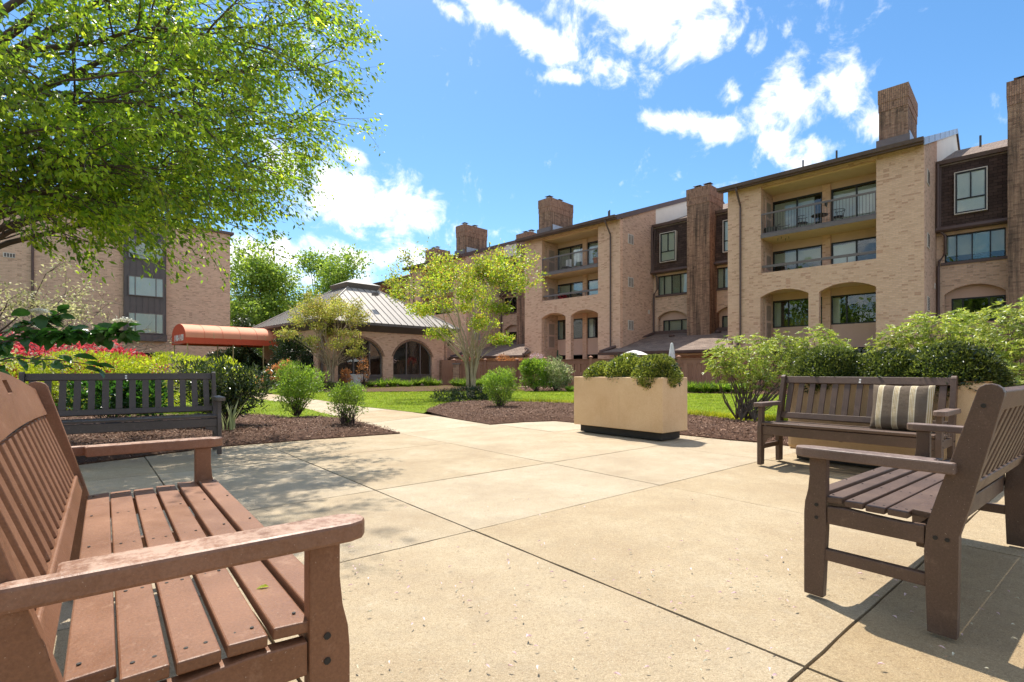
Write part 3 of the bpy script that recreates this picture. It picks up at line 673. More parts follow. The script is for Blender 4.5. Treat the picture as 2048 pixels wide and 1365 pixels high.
    MB().b2(W_ + .002, W_ + .03, 3.3, 3.5, 4.75, 5.0).build('vent', 'vent_white', t)
    # chimney on the roof
    cx0, cx1, cy0, cy1, zt = chim
    MB().b2(cx0 - .08, cx1 + .08, cy0 - .12, cy0 - .01, roof_z(cy0) - .1, roof_z(cy0) + .32).build('chimney_flashing', 'grey_trim', t)
    MB().b2(cx1 + .01, cx1 + .05, cy0 + .2, cy1 + .1, roof_z(cy0), roof_z(cy0) + .55).build('chimney_flashing', 'flashing', t)
    capx = [((cx0 + cx1) / 2, cy0 + .5), ((cx0 + cx1) / 2, cy1 - .9)] if rake != 'flashing' else []
    chimney(t, cx0, cx1, cy0, cy1, RZ0 - .05, zt, capx)
    for (vx, vy) in ((W_ - 4.3, 5.2), (W_ - 7.0, 9.0)):
        MB().lathe([(.05, 0), (.05, .5)], (vx, vy, roof_z(vy) - .02), 8).build('vent_pipe', 'dark_metal', t)
    return t
blkC = block('nearest tan brick apartment wing, grey metal edging along its sloping roof end', 0.0, (W_ - 1.62, W_ - .6, .5, 3.05, 13.32), rake='flashing')
blkB = block('middle tan brick apartment wing, terracotta pot on its upper balcony, chimney at left', 14.63, (1.0, 2.1, .4, 2.9, 13.15), detail='right')
blkA = block('third tan brick apartment wing, mostly behind the larger crape myrtle, wide chimney on top', 29.26, (W_ - 1.9, W_ - .8, .5, 3.0, 13.2))
blkZ = block('farthest tan brick apartment wing, its balcony just above the pavilion roof', 40.1, (.6, 1.6, 5, 6, 12.5), d0=2.35, detail='right')
# wall lantern on the pier of the nearest wing, upper balcony
wl = MB().lathe([(.03, 0), (.06, .02), (.07, .16), (.03, .2), (.01, .26)], (W_ - 3.93, 1.6, 9.05), 8).b2(W_ - 3.95, W_ - 3.91, 1.62, 1.652, 9.0, 9.2).build('wall_lantern', 'iron', blkC)

def recess(label, s0, wd, chim_s, zt, d0=4.0, wins=True, low=True):
    """set-back link between two wings: mansard storey over a window strip over arches; s0 right end, wd width"""
    t = thing('apartment_building', label, 'building', fac(s0 + wd, d0), E45)
    X = lambda s: wd - (s - s0)
    hl = .25; a1 = (.3, 2.35); a2 = (wd - 2.35, wd - .3)
    holes = [rect(a1[0], a1[1], 5.98, 7.25), rect(a2[0], a2[1], 5.98, 7.25), arch(a1[0], a1[1], 3.2, 4.5, 4.9), arch(a2[0], a2[1], 3.2, 4.5, 4.9)]
    wall(rect(0.01, wd - .01, -.1, 7.4), holes, .25).build('front_wall', 'brick_pink', t)
    MB().b2(.02, wd - .02, .25, .3, 7.3, 7.45).build('lintel', 'brown_trim', t)
    # mansard face leans back slightly
    mf = MB().add([(0.02, -.30, 7.5), (wd - .02, -.30, 7.5), (wd - .02, -.06, 10.6), (0.02, -.06, 10.6), (0.02, .5, 7.5), (wd - .02, .5, 7.5), (wd - .02, .5, 10.6), (0.02, .5, 10.6)],
                  [(0, 1, 2, 3), (4, 7, 6, 5), (0, 3, 7, 4), (1, 5, 6, 2), (3, 2, 6, 7), (0, 4, 5, 1)]).build('mansard_wall', 'mansard_shingle', t)
    MB().prism([(-.40, 7.38), (-.46, 7.44), (-.44, 7.56), (-.29, 7.58), (-.02, 7.38)], 0.01, wd - .01, 'x').build('gutter', 'brown_trim', t)
    MB().prism([(-.02, 10.5), (-.24, 10.5), (-.28, 10.66), (-.10, 10.68)], 0.01, wd - .01, 'x').build('gutter', 'brown_trim', t)
    for x in (0.10, wd - .22): MB().add([(x, -.33, 7.5), (x + .1, -.33, 7.5), (x + .1, -.09, 10.55), (x, -.09, 10.55), (x, -.28, 7.5), (x + .1, -.28, 7.5), (x + .1, -.03, 10.55), (x, -.03, 10.55)], [(0, 1, 2, 3), (4, 7, 6, 5), (0, 3, 7, 4), (1, 5, 6, 2), (3, 2, 6, 7), (0, 4, 5, 1)]).build('corner_trim', 'brown_trim', t)
    # low-pitched roof
    MB().prism([(-.12, 10.60), (9.4, 14.1), (12.5, 13.4), (12.5, 13.2), (9.4, 13.9), (-.12, 10.42)], 0.01, wd - .01, 'x').build('roof', 'roof_shingle', t)
    MB().b2(wd - 1.15, wd - .8, 1.2, 1.5, 11.0, 11.32).build('roof_vent', 'brown_trim', t)
    MB().lathe([(.05, 0), (.05, .55)], (wd - 2.6, 7.0, 13.1), 8).build('vent_pipe', 'dark_metal', t)
    MB().lathe([(.05, 0), (.05, .75)], (1.2, 7.0, 13.1), 8).build('vent_pipe', 'dark_metal', t)
    for i, (a, b) in enumerate((a1, a2)):
        cx = (a + b) / 2 + (-.1 if i == 0 else .1); xw0, xw1 = cx - .52, cx + .52
        w_ = window(t, xw0, xw1, 8.08, 9.92, -.37, (), rails=((xw0 + .05, xw1 - .05, 8.72),), fr=.06, depth=.12, blind=[(xw0 + .05, xw1 - .05, 9.86, 8.14, 'blind')], slats='h', room=False)
        MB().b2(-.025, .025, -.36, -.26, 8.75, 9.86).build('mullion', 'black_frame', w_, loc=(cx, 0, 0))
        fr = MB()
        for (x0, x1, z0, z1) in ((xw0 - .035, xw0, 8.045, 9.955), (xw1, xw1 + .035, 8.045, 9.955), (xw0, xw1, 9.92, 9.955), (xw0, xw1, 8.045, 8.08)): fr.b2(x0, x1, -.40, -.08, z0, z1)
        fr.build('casing', 'vent_white', w_)
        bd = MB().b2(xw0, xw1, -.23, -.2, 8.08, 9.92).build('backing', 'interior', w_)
        window(t, a, b, 5.98, 7.25, .10, (a + .42, b - .5, a + .95) if i == 0 else (a + .42, b - .5), fr=.05, blind=[(a, b, 7.2, 6.3 if s0 < 0 else 6.02, 'blind_warm')], slats='h' if s0 < 0 else 'v')
        MB().b2(a - .12, b + .12, -.07, -.002, 5.86, 5.98).build('sill', 'brown_trim', t)
        window(t, a + .22, b - .03, 3.2, 4.34, .35, (a + .62, b - .55), fr=.06, glass_='glass', blind=[(a + .25, b - .1, 4.3, 3.25, 'blind_warm')] if s0 > 0 else [(a + .25, a + .6, 4.3, 3.25, 'vent_dark'), (b - .55, b - .1, 4.3, 3.25, 'vent_dark')], slats='h' if s0 > 0 else 'v')
        MB().b2(a, b, .36, .40, 4.34, 4.95).build('arch_infill', 'stucco', t); MB().b2(a - .1, a + .215, .36, .40, 3.0, 4.34).build('arch_infill', 'brick_side', t)
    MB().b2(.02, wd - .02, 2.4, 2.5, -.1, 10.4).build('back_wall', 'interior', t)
    # chimney rising from the ground at the front
    x0 = X(chim_s) - 1.45
    chimney(t, x0, x0 + 1.42, -1.0, -.02 + .9, -.1, zt, [(x0 + .42, -.35), (x0 + 1.05, -.35)], band=1.0)
    # downspouts in the left corner
    pipe(t, [(.09, -.34, 10.5), (.09, -.36, 7.5), (.34, -.2, 7.2), (.34, -.1, 6.4), (.12, -.15, 6.05), (.09, -.12, 5.8), (.09, -.12, 3.3)], .06)
    if low:
        # low entrance roof in front
        ev = (-5.0, 2.12); tp = (-.01, 3.42)
        r_ = MB().add([(-.75, ev[0], ev[1]), (wd + .75, ev[0], ev[1]), (wd - .02, tp[0], tp[1]), (.02, tp[0], tp[1]), (-.75, ev[0], ev[1] - .1), (wd + .75, ev[0], ev[1] - .1), (wd - .02, tp[0], tp[1] - .1), (.02, tp[0], tp[1] - .1)],
                      [(0, 1, 2, 3), (4, 7, 6, 5), (0, 3, 7, 4), (1, 5, 6, 2), (3, 2, 6, 7), (0, 4, 5, 1)]).build('entrance_roof', 'roof_shingle', t)
        MB().prism([(-5.0, 1.94), (-5.1, 1.96), (-5.14, 2.10), (-5.0, 2.13)], -.85, wd + .85, 'x').build('gutter', 'brown_trim', r_)
        MB().tube([(-.78, -5.0, 2.16), (-.35, -4.0, 2.5), (.06, -.05, 3.5)], .09, 6).build('hip_trim', 'brown_trim', r_)
        MB().tube([(wd + .78, -5.0, 2.16), (wd + .4, -4.15, 2.5), (wd - .06, -3.9, 2.62)], .08, 6).build('hip_trim', 'brown_trim', r_)
        MB().b2(.02, wd - .02, -.06, -.002, 3.36, 3.62).build('wall_flashing', 'brown_trim', r_)
        MB().b2(-.4, wd + .4, -4.5, -.05, 1.86, 1.94).build('ceiling', 'soffit', r_)
        for x in (.1, wd - .3): MB().b2(x, x + .2, -4.4, -4.2, -.1, 1.86).build('pier', 'brick_tan', r_)
        for (x, y) in ((1.9, -1.1), (4.6, -.6)): MB().lathe([(.18, 0), (.2, .08), (.08, .16)], (x, y, 2.12 + (y + 5) * .26 + .0), 8).build('roof_vent', 'brown_trim', r_)
        MB().b2(.0, wd, -3.2, -3.0, -.1, 1.9).build('door_wall', 'brick_side', r_)
    return t
recess('set-back brown shingled apartment link between the nearest and middle wings, closed parasol before it', W_, 6.58, 10.33, 12.1)
recess('set-back brown shingled apartment link right of the nearest wing, cut by the right edge', -6.58, 6.58, -3.87, 13.1, low=False)
recess('set-back shingled apartment link behind the larger crape myrtle', W_ + 14.63, 6.58, 25.0, 12.1)
recess('narrow set-back apartment link far behind the crape myrtle crown', W_ + 29.26, 2.8 + .6, 37.6, 12.9, low=False)
# antenna on the middle roof
t = thing('antenna', 'thin television antenna on the roof behind the crape myrtle', 'antenna', fac(26.0, 9, 13.4), 0)
MB().tube([(0, 0, 0), (0, 0, 2.1)], .02, 5).build('mast', 'dark_metal', t); MB().tube([(0, 0, 2.0), (-.35, 0, 1.85)], .012, 4).tube([(0, 0, 1.9), (-.12, 0, 2.15)], .012, 4).build('arm', 'dark_metal', t)

# balcony furniture of the nearest wing
def on_block(s, d, z, s0=0): return fac(s0 + s, d, z)
t = thing('patio_table', 'round black wire table on the nearest upper balcony', 'table', on_block(4.05, .95, 7.76))
MB().lathe([(.36, .68), (.37, .70), (.36, .72)], n=18).build('table_top', 'iron', t); MB().tube([(0, 0, .05), (0, 0, .69)], .03, 6).build('stem', 'iron', t)
for a in range(3): MB().tube([(0, 0, .1), (.3 * math.cos(a * 2.1), .3 * math.sin(a * 2.1), 0)], .014, 5).build('leg', 'iron', t)
def wire_chair(label, s, d, rz, s0=0, z=7.76):
    t = thing('wire_chair', label, 'chair', on_block(s, d, z, s0), rz, 'wire chairs on the balcony')
    MB().lathe([(.22, .42), (.23, .44), (.22, .46)], n=14).build('seat', 'iron', t)
    arc = [(.27 * math.cos(a), .27 * math.sin(a), .74) for a in np.linspace(-2.2, 2.2, 11)]
    MB().tube(arc, .014, 5).build('backrest', 'iron', t)
    for a in np.linspace(-1.8, 1.8, 7): MB().tube([(.21 * math.cos(a), .21 * math.sin(a), .45), (.27 * math.cos(a), .27 * math.sin(a), .74)], .007, 4).build('spindle', 'iron', t)
    for a in (.8, 2.3, 3.9, 5.4): MB().tube([(.2 * math.cos(a), .2 * math.sin(a), .43), (.26 * math.cos(a), .26 * math.sin(a), 0)], .011, 4).build('leg', 'iron', t)
wire_chair('black wire chair left of the round balcony table', 4.75, .8, R(135)); wire_chair('black wire chair right of the round balcony table', 3.25, .85, R(-40))
wire_chair('black wire chair alone at the left of the nearest upper balcony', 5.55, .6, R(90), z=7.5)
t = thing('flower_pot', 'wide dark pot in the left corner of the nearest upper balcony', 'pot', on_block(6.1, .5, 7.76))
MB().lathe([(.2, 0), (.3, .32), (.32, .4), (.28, .38)], n=16).build('pot', 'pot_grey', t)
t = thing('potted_plant', 'terracotta pot with a leafy plant at the right end of the middle wing balcony', 'pot', on_block(1.95, .4, 7.76, 14.63))
MB().lathe([(.2, 0), (.28, .4), (.32, .41), (.32, .5), (.27, .48)], n=16).build('pot', 'terracotta', t)
P, d = blob_points([(0, 0, .75, .25, .25, .3)], 120, .2, .2, 3); leaves('leaves', P, d, .18, .05, 'leaf_fresh', t)
t = thing('balcony_chair', 'dark chair with a pale back on the middle wing balcony', 'chair', on_block(5.0, 1.0, 7.76, 14.63), E45)
MB().b2(-.25, .25, -.25, .25, .4, .45).build('seat', 'iron', t); MB().b2(-.25, .25, .22, .26, .45, 1.0).build('backrest', 'white_cloth', t)
for x in (-.22, .22):
    for y in (-.22, .22): MB().b2(x - .015, x + .015, y - .015, y + .015, 0, .4).build('leg', 'iron', t)
t = thing('flower_pot', 'low terracotta bowl on the middle wing balcony', 'pot', on_block(3.6, .45, 7.76, 14.63)); MB().lathe([(.15, 0), (.22, .18), (.18, .17)], n=12).build('pot', 'terracotta', t)
t = thing('potted_plant', 'red flowers behind the lower rail of the middle wing', 'plant', on_block(4.9, .5, 5.9, 14.63)); P, d = blob_points([(0, 0, .18, .3, .2, .14)], 160, .2, .2, 4); leaves('leaves', P, d, .1, .06, 'leaf_red', t)

# ------------------------------------------------------------------ left brick building
PL = Vector((-26.6, 37.3)); RZL = R(45)         # facade runs away to the right; local x along it, local -y faces us
def left_pt(x, y, z=0): v = PL + Nx * x - Ex * y; return Vector((v.x, v.y, z))
t = thing('brick_building', 'pinkish brick building on the left behind the awning, dark metal window bay', 'building', left_pt(0, 0), RZL)
lb_holes = [rect(-1.15, 1.1, 1.55, 2.30)]
wall([(-16, -.1), (5.65, -.1), (5.65, 11.9), (-16, 11.9)], lb_holes, .35).build('front_wall', 'brick_pink', t)
MB().b2(5.3, 5.66, .352, 12, -.1, 11.9).build('side_wall', 'brick_pink', t)
MB().b2(-16, 5.9, -.15, 12, 11.9, 12.1).build('roof', 'brown_trim', t)
window(t, -1.15, 1.1, 1.55, 2.30, .12, (0,), glass_='glass_dark')
pipe(t, [(-5.95, -.1, 11.8), (-5.95, -.1, .2)], .07)
# window bay: wide dark panels and three windows one above the other
bay = MB().b2(-1.25, 1.25, -.26, -.002, 3.35, 11.2).build('window_bay', 'panel_dark', t)
for x in np.linspace(-1.25, 1.25, 8): MB().b2(x - .012, x + .012, -.29, -.262, 3.35, 11.2).build('seam', 'panel_dark', bay)
MB().b2(-1.36, 1.30, -.42, -.002, 3.15, 3.62).build('sill_box', 'panel_dark', bay)
for x in np.linspace(-1.28, 1.22, 7): MB().b2(x - .012, x + .012, -.445, -.422, 3.16, 3.6).build('seam', 'panel_dark', bay)
for k, (z0, z1) in enumerate(((3.68, 5.15), (6.35, 7.75), (9.0, 10.4))):
    window(t, -1.02, 1.08, z0, z1, -.40, (-.62, .62), fr=.05, depth=.1, room=False, blind=[(-.98, 1.04, z1 - .05, z0 + .05, ('blind_warm', 'blind', 'white_panel')[k])], frame='grey_trim')
v = MB().b2(-7.3, -6.75, -.04, -.002, 8.1, 8.4).build('vent', 'vent_white', t)
for i in range(4): MB().b2(-7.25 + i * .13, -7.16 + i * .13, -.045, -.041, 8.14, 8.36).build('louvre', 'vent_dark', v)

# ------------------------------------------------------------------ pavilion
PP = Vector((-11.18, 30.07)); SZ = 9.3
def face(lbl): return lbl
pav = thing('pavilion', 'low brick pavilion with arched windows and a pale standing-seam metal roof', 'building', (PP.x, PP.y, 0), 0)
# right face: local x along N, facing +E ; built as a child with its own rotation
def pav_part(mb, name, mat, which, bevel=0, parent=None):
    o = mb.build(name, mat, parent or pav, bevel=bevel)
    if parent is None: o.rotation_euler = (0, 0, RZL if which == 'R' else R(-45) )
    return o
# right face (y=0 plane faces +E when rotated by 45deg: local -y = +E)
def rx_of(u):                                 # distance along the right face for a picture column
    k = (u - 1024) / F; return (k * PP.y - PP.x) / (.7071 - k * .7071)
a1x = (rx_of(676), rx_of(766)); a2x = (rx_of(786.5), rx_of(864))
hs_ = [arch(a1x[0], a1x[1], .35, 1.95, 3.0), arch(a2x[0], a2x[1], .35, 1.95, 3.0)]
pav_part(wall(rect(0.0, SZ, -.1, 3.75), hs_, .3), 'wall', 'brick_tan', 'R')
def child_frame(obj, rz): obj.rotation_euler = (0, 0, rz); return obj
for (a, b) in (a1x, a2x):
    w_n = (b - a); xs = [a + w_n * f_ for f_ in (.36, .72)]
    f = MB(); pts = arch(a, b, .35, 1.95, 3.0); inn = arch(a + .07, b - .07, .75, 1.95, 2.93)
    fr = wall(pts, [inn], .12, .14)
    for x in xs: fr.b2(x - .035, x + .035, .15, .25, .75, 2.88)
    wv2 = child_frame(fr.build('arched_window', 'grey_trim', pav), RZL)
    wall(arch(a + .08, b - .08, .76, 1.95, 2.92), [], .01, .19).build('pane', 'glass', wv2)
    for i in range(4): MB().b2(a, b, .08, .13, .38 + i * .1, .43 + i * .1).build('louvre', 'grey_trim', wv2)
    # brick rowlock round the arch
    rl = MB(); outer = arch(a - .13, b + .13, 1.8, 1.93, 3.14)[2:]; inner = arch(a, b, 1.8, 1.95, 3.0)[2:]
    rl2 = wall(outer + inner[::-1], [], .02, -.02); rl2.build('arch_trim', 'brick_soldier', wv2)
    MB().b2(a, b, 1.6, 1.62, .4, 3.0).build('room', 'interior', wv2)
# left face: entrance with brick piers, faces -N: local -y = -N when rz = -45 ; x along E, so positions are negative
def lx_of(u):
    k = (u - 1024) / F; return -(PP.x - k * PP.y) / (.7071 + k * .7071)
pl = [lx_of(v_) for v_ in (500, 512, 536, 546)]
hsL = [rect(lx_of(512), lx_of(535), .1, 2.75), rect(lx_of(547), lx_of(572), .1, 2.75), arch(lx_of(585), lx_of(626), .35, 1.95, 3.0)]
hsL = [rect(-6.9, -5.75, .02, 2.7), rect(-5.3, -3.6, .02, 2.7), arch(-3.0, -.95, .35, 1.9, 3.0)]
pav_part(wall([(-SZ, -.1), (0, -.1), (0, 3.75), (-SZ, 3.75)], hsL, .3), 'wall', 'brick_tan', 'L')
dr = child_frame(MB().b2(-6.9, -5.75, .12, .17, .02, 2.7).build('door', 'black_frame', pav), R(-45))
MB().b2(-6.75, -6.38, .10, .118, .3, 2.5).build('pane', 'glass', dr); MB().b2(-6.27, -5.9, .10, .118, .3, 2.5).build('pane', 'glass', dr); MB().tube([(-6.33, .08, 1.0), (-6.33, .08, 1.4)], .012, 5).build('handle', 'cap_metal', dr)
dr = child_frame(MB().b2(-5.3, -3.6, .12, .17, .02, 2.7).build('door', 'black_frame', pav), R(-45)); MB().b2(-5.15, -4.5, .10, .118, .3, 2.5).build('pane', 'glass', dr); MB().b2(-4.4, -3.75, .10, .118, .3, 2.5).build('pane', 'glass', dr)
wn = child_frame(wall(arch(-3.0, -.95, .35, 1.9, 3.0), [arch(-2.93, -1.02, .5, 1.9, 2.93)], .1, .14).build('arched_window', 'grey_trim', pav), R(-45)); wall(arch(-2.94, -1.01, .48, 1.9, 2.94), [], .01, .19).build('pane', 'glass', wn); MB().b2(-3, -.95, 1.2, 1.22, .4, 3).build('room', 'interior', wn)
# far walls
for (rz, off_) in ((RZL, SZ), (R(-45), SZ)):
    mb = MB().b2(0 if rz > 0 else -SZ, SZ if rz > 0 else 0, SZ - .3, SZ, -.1, 3.7)
    child_frame(mb.build('wall', 'brick_tan', pav), rz)
# roof: four seamed slopes up to a square cupola. centre
cen = PP + Vector((0, 1)) * SZ * .7071; cl = cen - PP
h0, h1, z0_, z1_ = SZ / 2 + .62, 1.08, 3.95, 6.72
def roofpt(a, h, z): return Vector((cl.x + h * 1.4142 * math.cos(a), cl.y + h * 1.4142 * math.sin(a), z))
cor = [R(-90), R(0), R(90), R(180)]
for k in range(4):
    a, b = cor[k], cor[(k + 1) % 4]; A0, B0, B1, A1 = roofpt(a, h0, z0_), roofpt(b, h0, z0_), roofpt(b, h1, z1_), roofpt(a, h1, z1_)
    rf = MB().add([A0, B0, B1, A1], [(0, 1, 2, 3)]).build('roof', 'seam_roof', pav)
    n_ = 22; nrm = (B0 - A0).cross(A1 - A0).normalized(); d_ = (B0 - A0).normalized(); up_ = nrm.cross(d_).normalized(); run = ((A1 - A0) - d_ * (A1 - A0).dot(d_)).length
    for i in range(1, n_):
        p0 = A0.lerp(B0, i / n_); x = (B0 - A0).length * i / n_; lim = (A1 - A0).dot(d_); tot = (B0 - A0).length
        fr_ = 1.0
        if x < lim: fr_ = x / lim
        elif x > tot - lim: fr_ = (tot - x) / lim
        p1 = p0 + up_ * run * fr_
        if (p1 - p0).length < .1: continue
        mb = MB(); c_ = (p0 + p1) / 2 + nrm * .02; q_ = [p0 + d_ * .011, p0 - d_ * .011, p1 - d_ * .011, p1 + d_ * .011]
        mb.add(q_ + [x_ + nrm * .035 for x_ in q_], [(0, 1, 2, 3), (4, 7, 6, 5), (0, 4, 5, 1), (1, 5, 6, 2), (2, 6, 7, 3), (3, 7, 4, 0)])
        mb.build('roof_seam', 'seam_dark', rf)
    MB().tube([A0 + nrm * .02, A1 + nrm * .02], .05, 6).build('hip_cap', 'seam_roof', rf)
    # fascia
    A2, B2 = roofpt(a, h0 + .03, z0_ + .02), roofpt(b, h0 + .03, z0_ + .02); A3, B3 = roofpt(a, h0 - .55, z0_ - .5), roofpt(b, h0 - .55, z0_ - .5); A2b, B2b = roofpt(a, h0 + .03, z0_ - .14), roofpt(b, h0 + .03, z0_ - .14)
    MB().add([A2, B2, B2b, A2b], [(0, 1, 2, 3)]).build('gutter', 'seam_dark', pav, fix=False)
    MB().add([A2b, B2b, B3, A3], [(0, 1, 2, 3)]).build('fascia', 'panel_dark', pav, fix=False)
    k0, k1, k2, k3 = roofpt(a, h1 + .02, z1_ - .1), roofpt(b, h1 + .02, z1_ - .1), roofpt(b, h1 + .22, z1_ + .30), roofpt(a, h1 + .22, z1_ + .30)
    MB().add([k0, k1, k2, k3], [(0, 1, 2, 3)]).build('cupola_side', 'seam_dark', pav, fix=False)
    MB().add([k3, k2, Vector((cl.x, cl.y, z1_ + .85))], [(0, 1, 2)]).build('cupola_roof', 'seam_roof', pav, fix=False)
vv = PP + Nx * 3.6
MB().box((2.15, 3.9, 6.05), (.35, .3, .2), rz=R(45)).build('roof_vent', 'seam_dark', pav)
child_frame(MB().b2(.02, .12, -.12, -.01, 0, 3.4).build('downspout', 'grey_trim', pav), RZL)
t = thing('brick_pier', 'short stained brick pier at the right end of the pavilion', 'pier', (PP.x + Nx.x * 9.1, PP.y + Nx.y * 9.1, 0), RZL)
MB().b2(-.5, .35, -.45, -.02, 0, 1.75).build('shaft', 'brick_old', t)

# sign with the letters FDC
def text(name, body, size, mat, parent, loc, rot, ext=.004, sx=1.0):
    cu = bpy.data.curves.new(name, 'FONT'); cu.body = body; cu.size = size; cu.extrude = ext; cu.align_x = 'CENTER'; cu.align_y = 'CENTER'; cu.offset = size * .02
    o = bpy.data.objects.new(name, cu); C.objects.link(o); dg = bpy.context.evaluated_depsgraph_get(); me = bpy.data.meshes.new_from_object(o.evaluated_get(dg))
    bpy.data.objects.remove(o); me.materials.clear(); me.materials.append(MATS[mat]); o = bpy.data.objects.new(name, me); C.objects.link(o)
    o.parent = parent; o.location = loc; o.rotation_euler = rot; o.scale = (sx, 1, 1); return o
xs_ = lx_of(633)
sg = thing('wall_sign', 'small red sign with white letters FDC on the pavilion corner', 'sign', (PP.x - Ex.x * .36, PP.y - Ex.y * .36, 2.35), R(-45))
MB().b2(-.17, .17, -.035, -.005, -.28, .28).build('board', 'sign_red', sg)
text('lettering', 'FDC', .26, 'awning_text', sg, (0, -.037, 0), (R(90), 0, 0), sx=.62)

# ------------------------------------------------------------------ awning
AW = Vector((-19.2, 30.3))
aw = thing('entrance_awning', 'long orange-red barrel awning on slim poles leading to the pavilion', 'awning', (AW.x, AW.y, 0), RZL)
L_ = 6.0; WA = 3.4; zb, zm, zt = 2.62, 2.98, 3.86          # local x along N, y towards -E
prof = [(WA * .5 - WA * .5 * math.cos(a), zm + (zt - zm) * math.sin(a) ** .85) for a in np.linspace(0, math.pi, 17)]
vs = []; fs = []
for x in (0, L_):
    vs += [(x, y, z) for y, z in prof]
n = len(prof); fs = [(i, i + 1, n + i + 1, n + i) for i in range(n - 1)]
MB().add(vs, fs).build('canopy', 'awning_top_sunlit', aw, smooth=True, fix=False)
for yv in (0, WA): MB().add([(0, yv, zb), (L_, yv, zb), (L_, yv, zm), (0, yv, zm)], [(0, 1, 2, 3)]).build('valance', 'awning_cloth', aw)
pp = [(0, zb), (WA, zb)] + [(y, z) for y, z in prof[::-1]]
MB().prism(pp, -.01, 0, 'x').build('end_panel', 'awning_cloth', aw)
text('lettering', '11400-11420', .52, 'awning_text', aw, (-.02, WA * .46, 2.98), (R(90), 0, R(-90)), sx=.82)
for i in range(1, 4):
    MB().tube([(L_ * i / 4, y, z - .03) for y, z in prof], .02, 5, True).build('frame_hoop', 'awning_pole', aw)
for i in range(1, 6):
    MB().tube([(L_ * i / 6, WA / 2 + (y - WA / 2) * 1.003, z + .004) for y, z in prof], .009, 4).build('seam', 'awning_cloth', aw)
for x in (.12, 2.6, 4.4):
    for y in (.1, WA - .1): MB().tube([(x, y, 0), (x, y, zb + .2)], .035, 8).build('pole', 'awning_pole', aw)
MB().b2(3.1, 5.5, WA - .1, WA - .05, .85, .92).b2(3.1, 5.5, WA - .1, WA - .05, .4, .45).build('rail', 'cap_metal', aw)
MB().tube([(.1, .04, zb + .02), (L_, .04, zb + .02)], .025, 5).tube([(.1, WA - .04, zb + .02), (L_, WA - .04, zb + .02)], .025, 5).build('frame_rail', 'awning_pole', aw)
# wall lantern at the entrance
MB().b2(-5.68, -5.45, -.2, -.02, 2.15, 2.55).build('wall_lantern', 'stucco', pav).rotation_euler = (0, 0, R(-45))

# ------------------------------------------------------------------ fence
fpts = [Vector((-3.72, 33.2)), Vector((.35, 32.2)), Vector((1.9, 29.3)), Vector((4.1, 26.8)), Vector((10.5, 25.4)), Vector((14.5, 22.4)), Vector((20, 17.2))]
fence = thing('fence', 'brown board fence with capped posts before the apartment wings', 'fence', (0, 0, 0))
bproto = None; ztop = 1.62
brd = MB().b2(-.095, .095, -.012, .012, .06, ztop - .26); 
for i in range(len(fpts) - 1):
    a, b = fpts[i], fpts[i + 1]; L = (b - a).length; ang = math.atan2(b.y - a.y, b.x - a.x); d = (b - a).normalized(); nn = Vector((-d.y, d.x))
    mid = (a + b) / 2
    MB().b2(-L / 2, L / 2, -.035, .035, ztop - .26, ztop - .03).b2(-L / 2, L / 2, -.07, .07, ztop - .028, ztop).build('top_rail', 'fence_wood', fence, loc=(mid.x, mid.y, 0), rz=ang)
    MB().b2(-L / 2, L / 2, .014, .05, .25, .34).build('bottom_rail', 'fence_wood', fence, loc=(mid.x, mid.y, 0), rz=ang)
    k = int(L / .215)
    for j in range(k):
        p = a + d * (j + .5) * L / k; st_ = nn * (-.022 if j % 2 else .0)
        if bproto is None: bproto = brd.build('board', 'fence_wood', fence, loc=(p.x + st_.x, p.y + st_.y, 0), rz=ang)
        else:
            o = bproto.copy(); C.objects.link(o); o.parent = fence; o.location = (p.x + st_.x, p.y + st_.y, 0); o.rotation_euler = (0, 0, ang)
    for j in range(max(1, round(L / 2.6)) + (1 if i == len(fpts) - 2 else 0)):
        p = a + (b - a) * j / max(1, round(L / 2.6))
        po = MB().b2(-.07, .07, -.12, .05, 0, ztop + .06).build('post', 'fence_wood', fence, loc=(p.x, p.y, 0), rz=ang)
        MB().add([(-.11, -.15, ztop + .06), (.11, -.15, ztop + .06), (.11, .08, ztop + .06), (-.11, .08, ztop + .06), (-.11, -.15, ztop + .1), (.11, -.15, ztop + .1), (.11, .08, ztop + .1), (-.11, .08, ztop + .1), (0, -.035, ztop + .17)],
                 [(0, 1, 5, 4), (1, 2, 6, 5), (2, 3, 7, 6), (3, 0, 4, 7), (4, 5, 8), (5, 6, 8), (6, 7, 8), (7, 4, 8), (3, 2, 1, 0)]).build('post_cap', 'fence_wood', po)
gt = thing('gate', 'plain reddish-brown gate between the pavilion pier and the fence', 'gate', (-4.25, 34.2, 0), R(-20))
MB().b2(-.45, .5, -.03, .03, .05, 1.7).build('leaf', 'fence_wood', gt); MB().tube([(.35, -.05, .9), (.35, -.05, 1.1)], .012, 5).build('handle', 'dark_metal', gt)
t = thing('brick_pier', 'slim brick pier beside the gate at the left end of the fence', 'pier', (-3.55, 32.9, 0)); MB().b2(-.2, .2, -.2, .2, 0, 1.4).build('shaft', 'brick_old', t); MB().b2(-.24, .24, -.24, .24, 1.4, 1.48).build('cap', 'grey_trim', t)

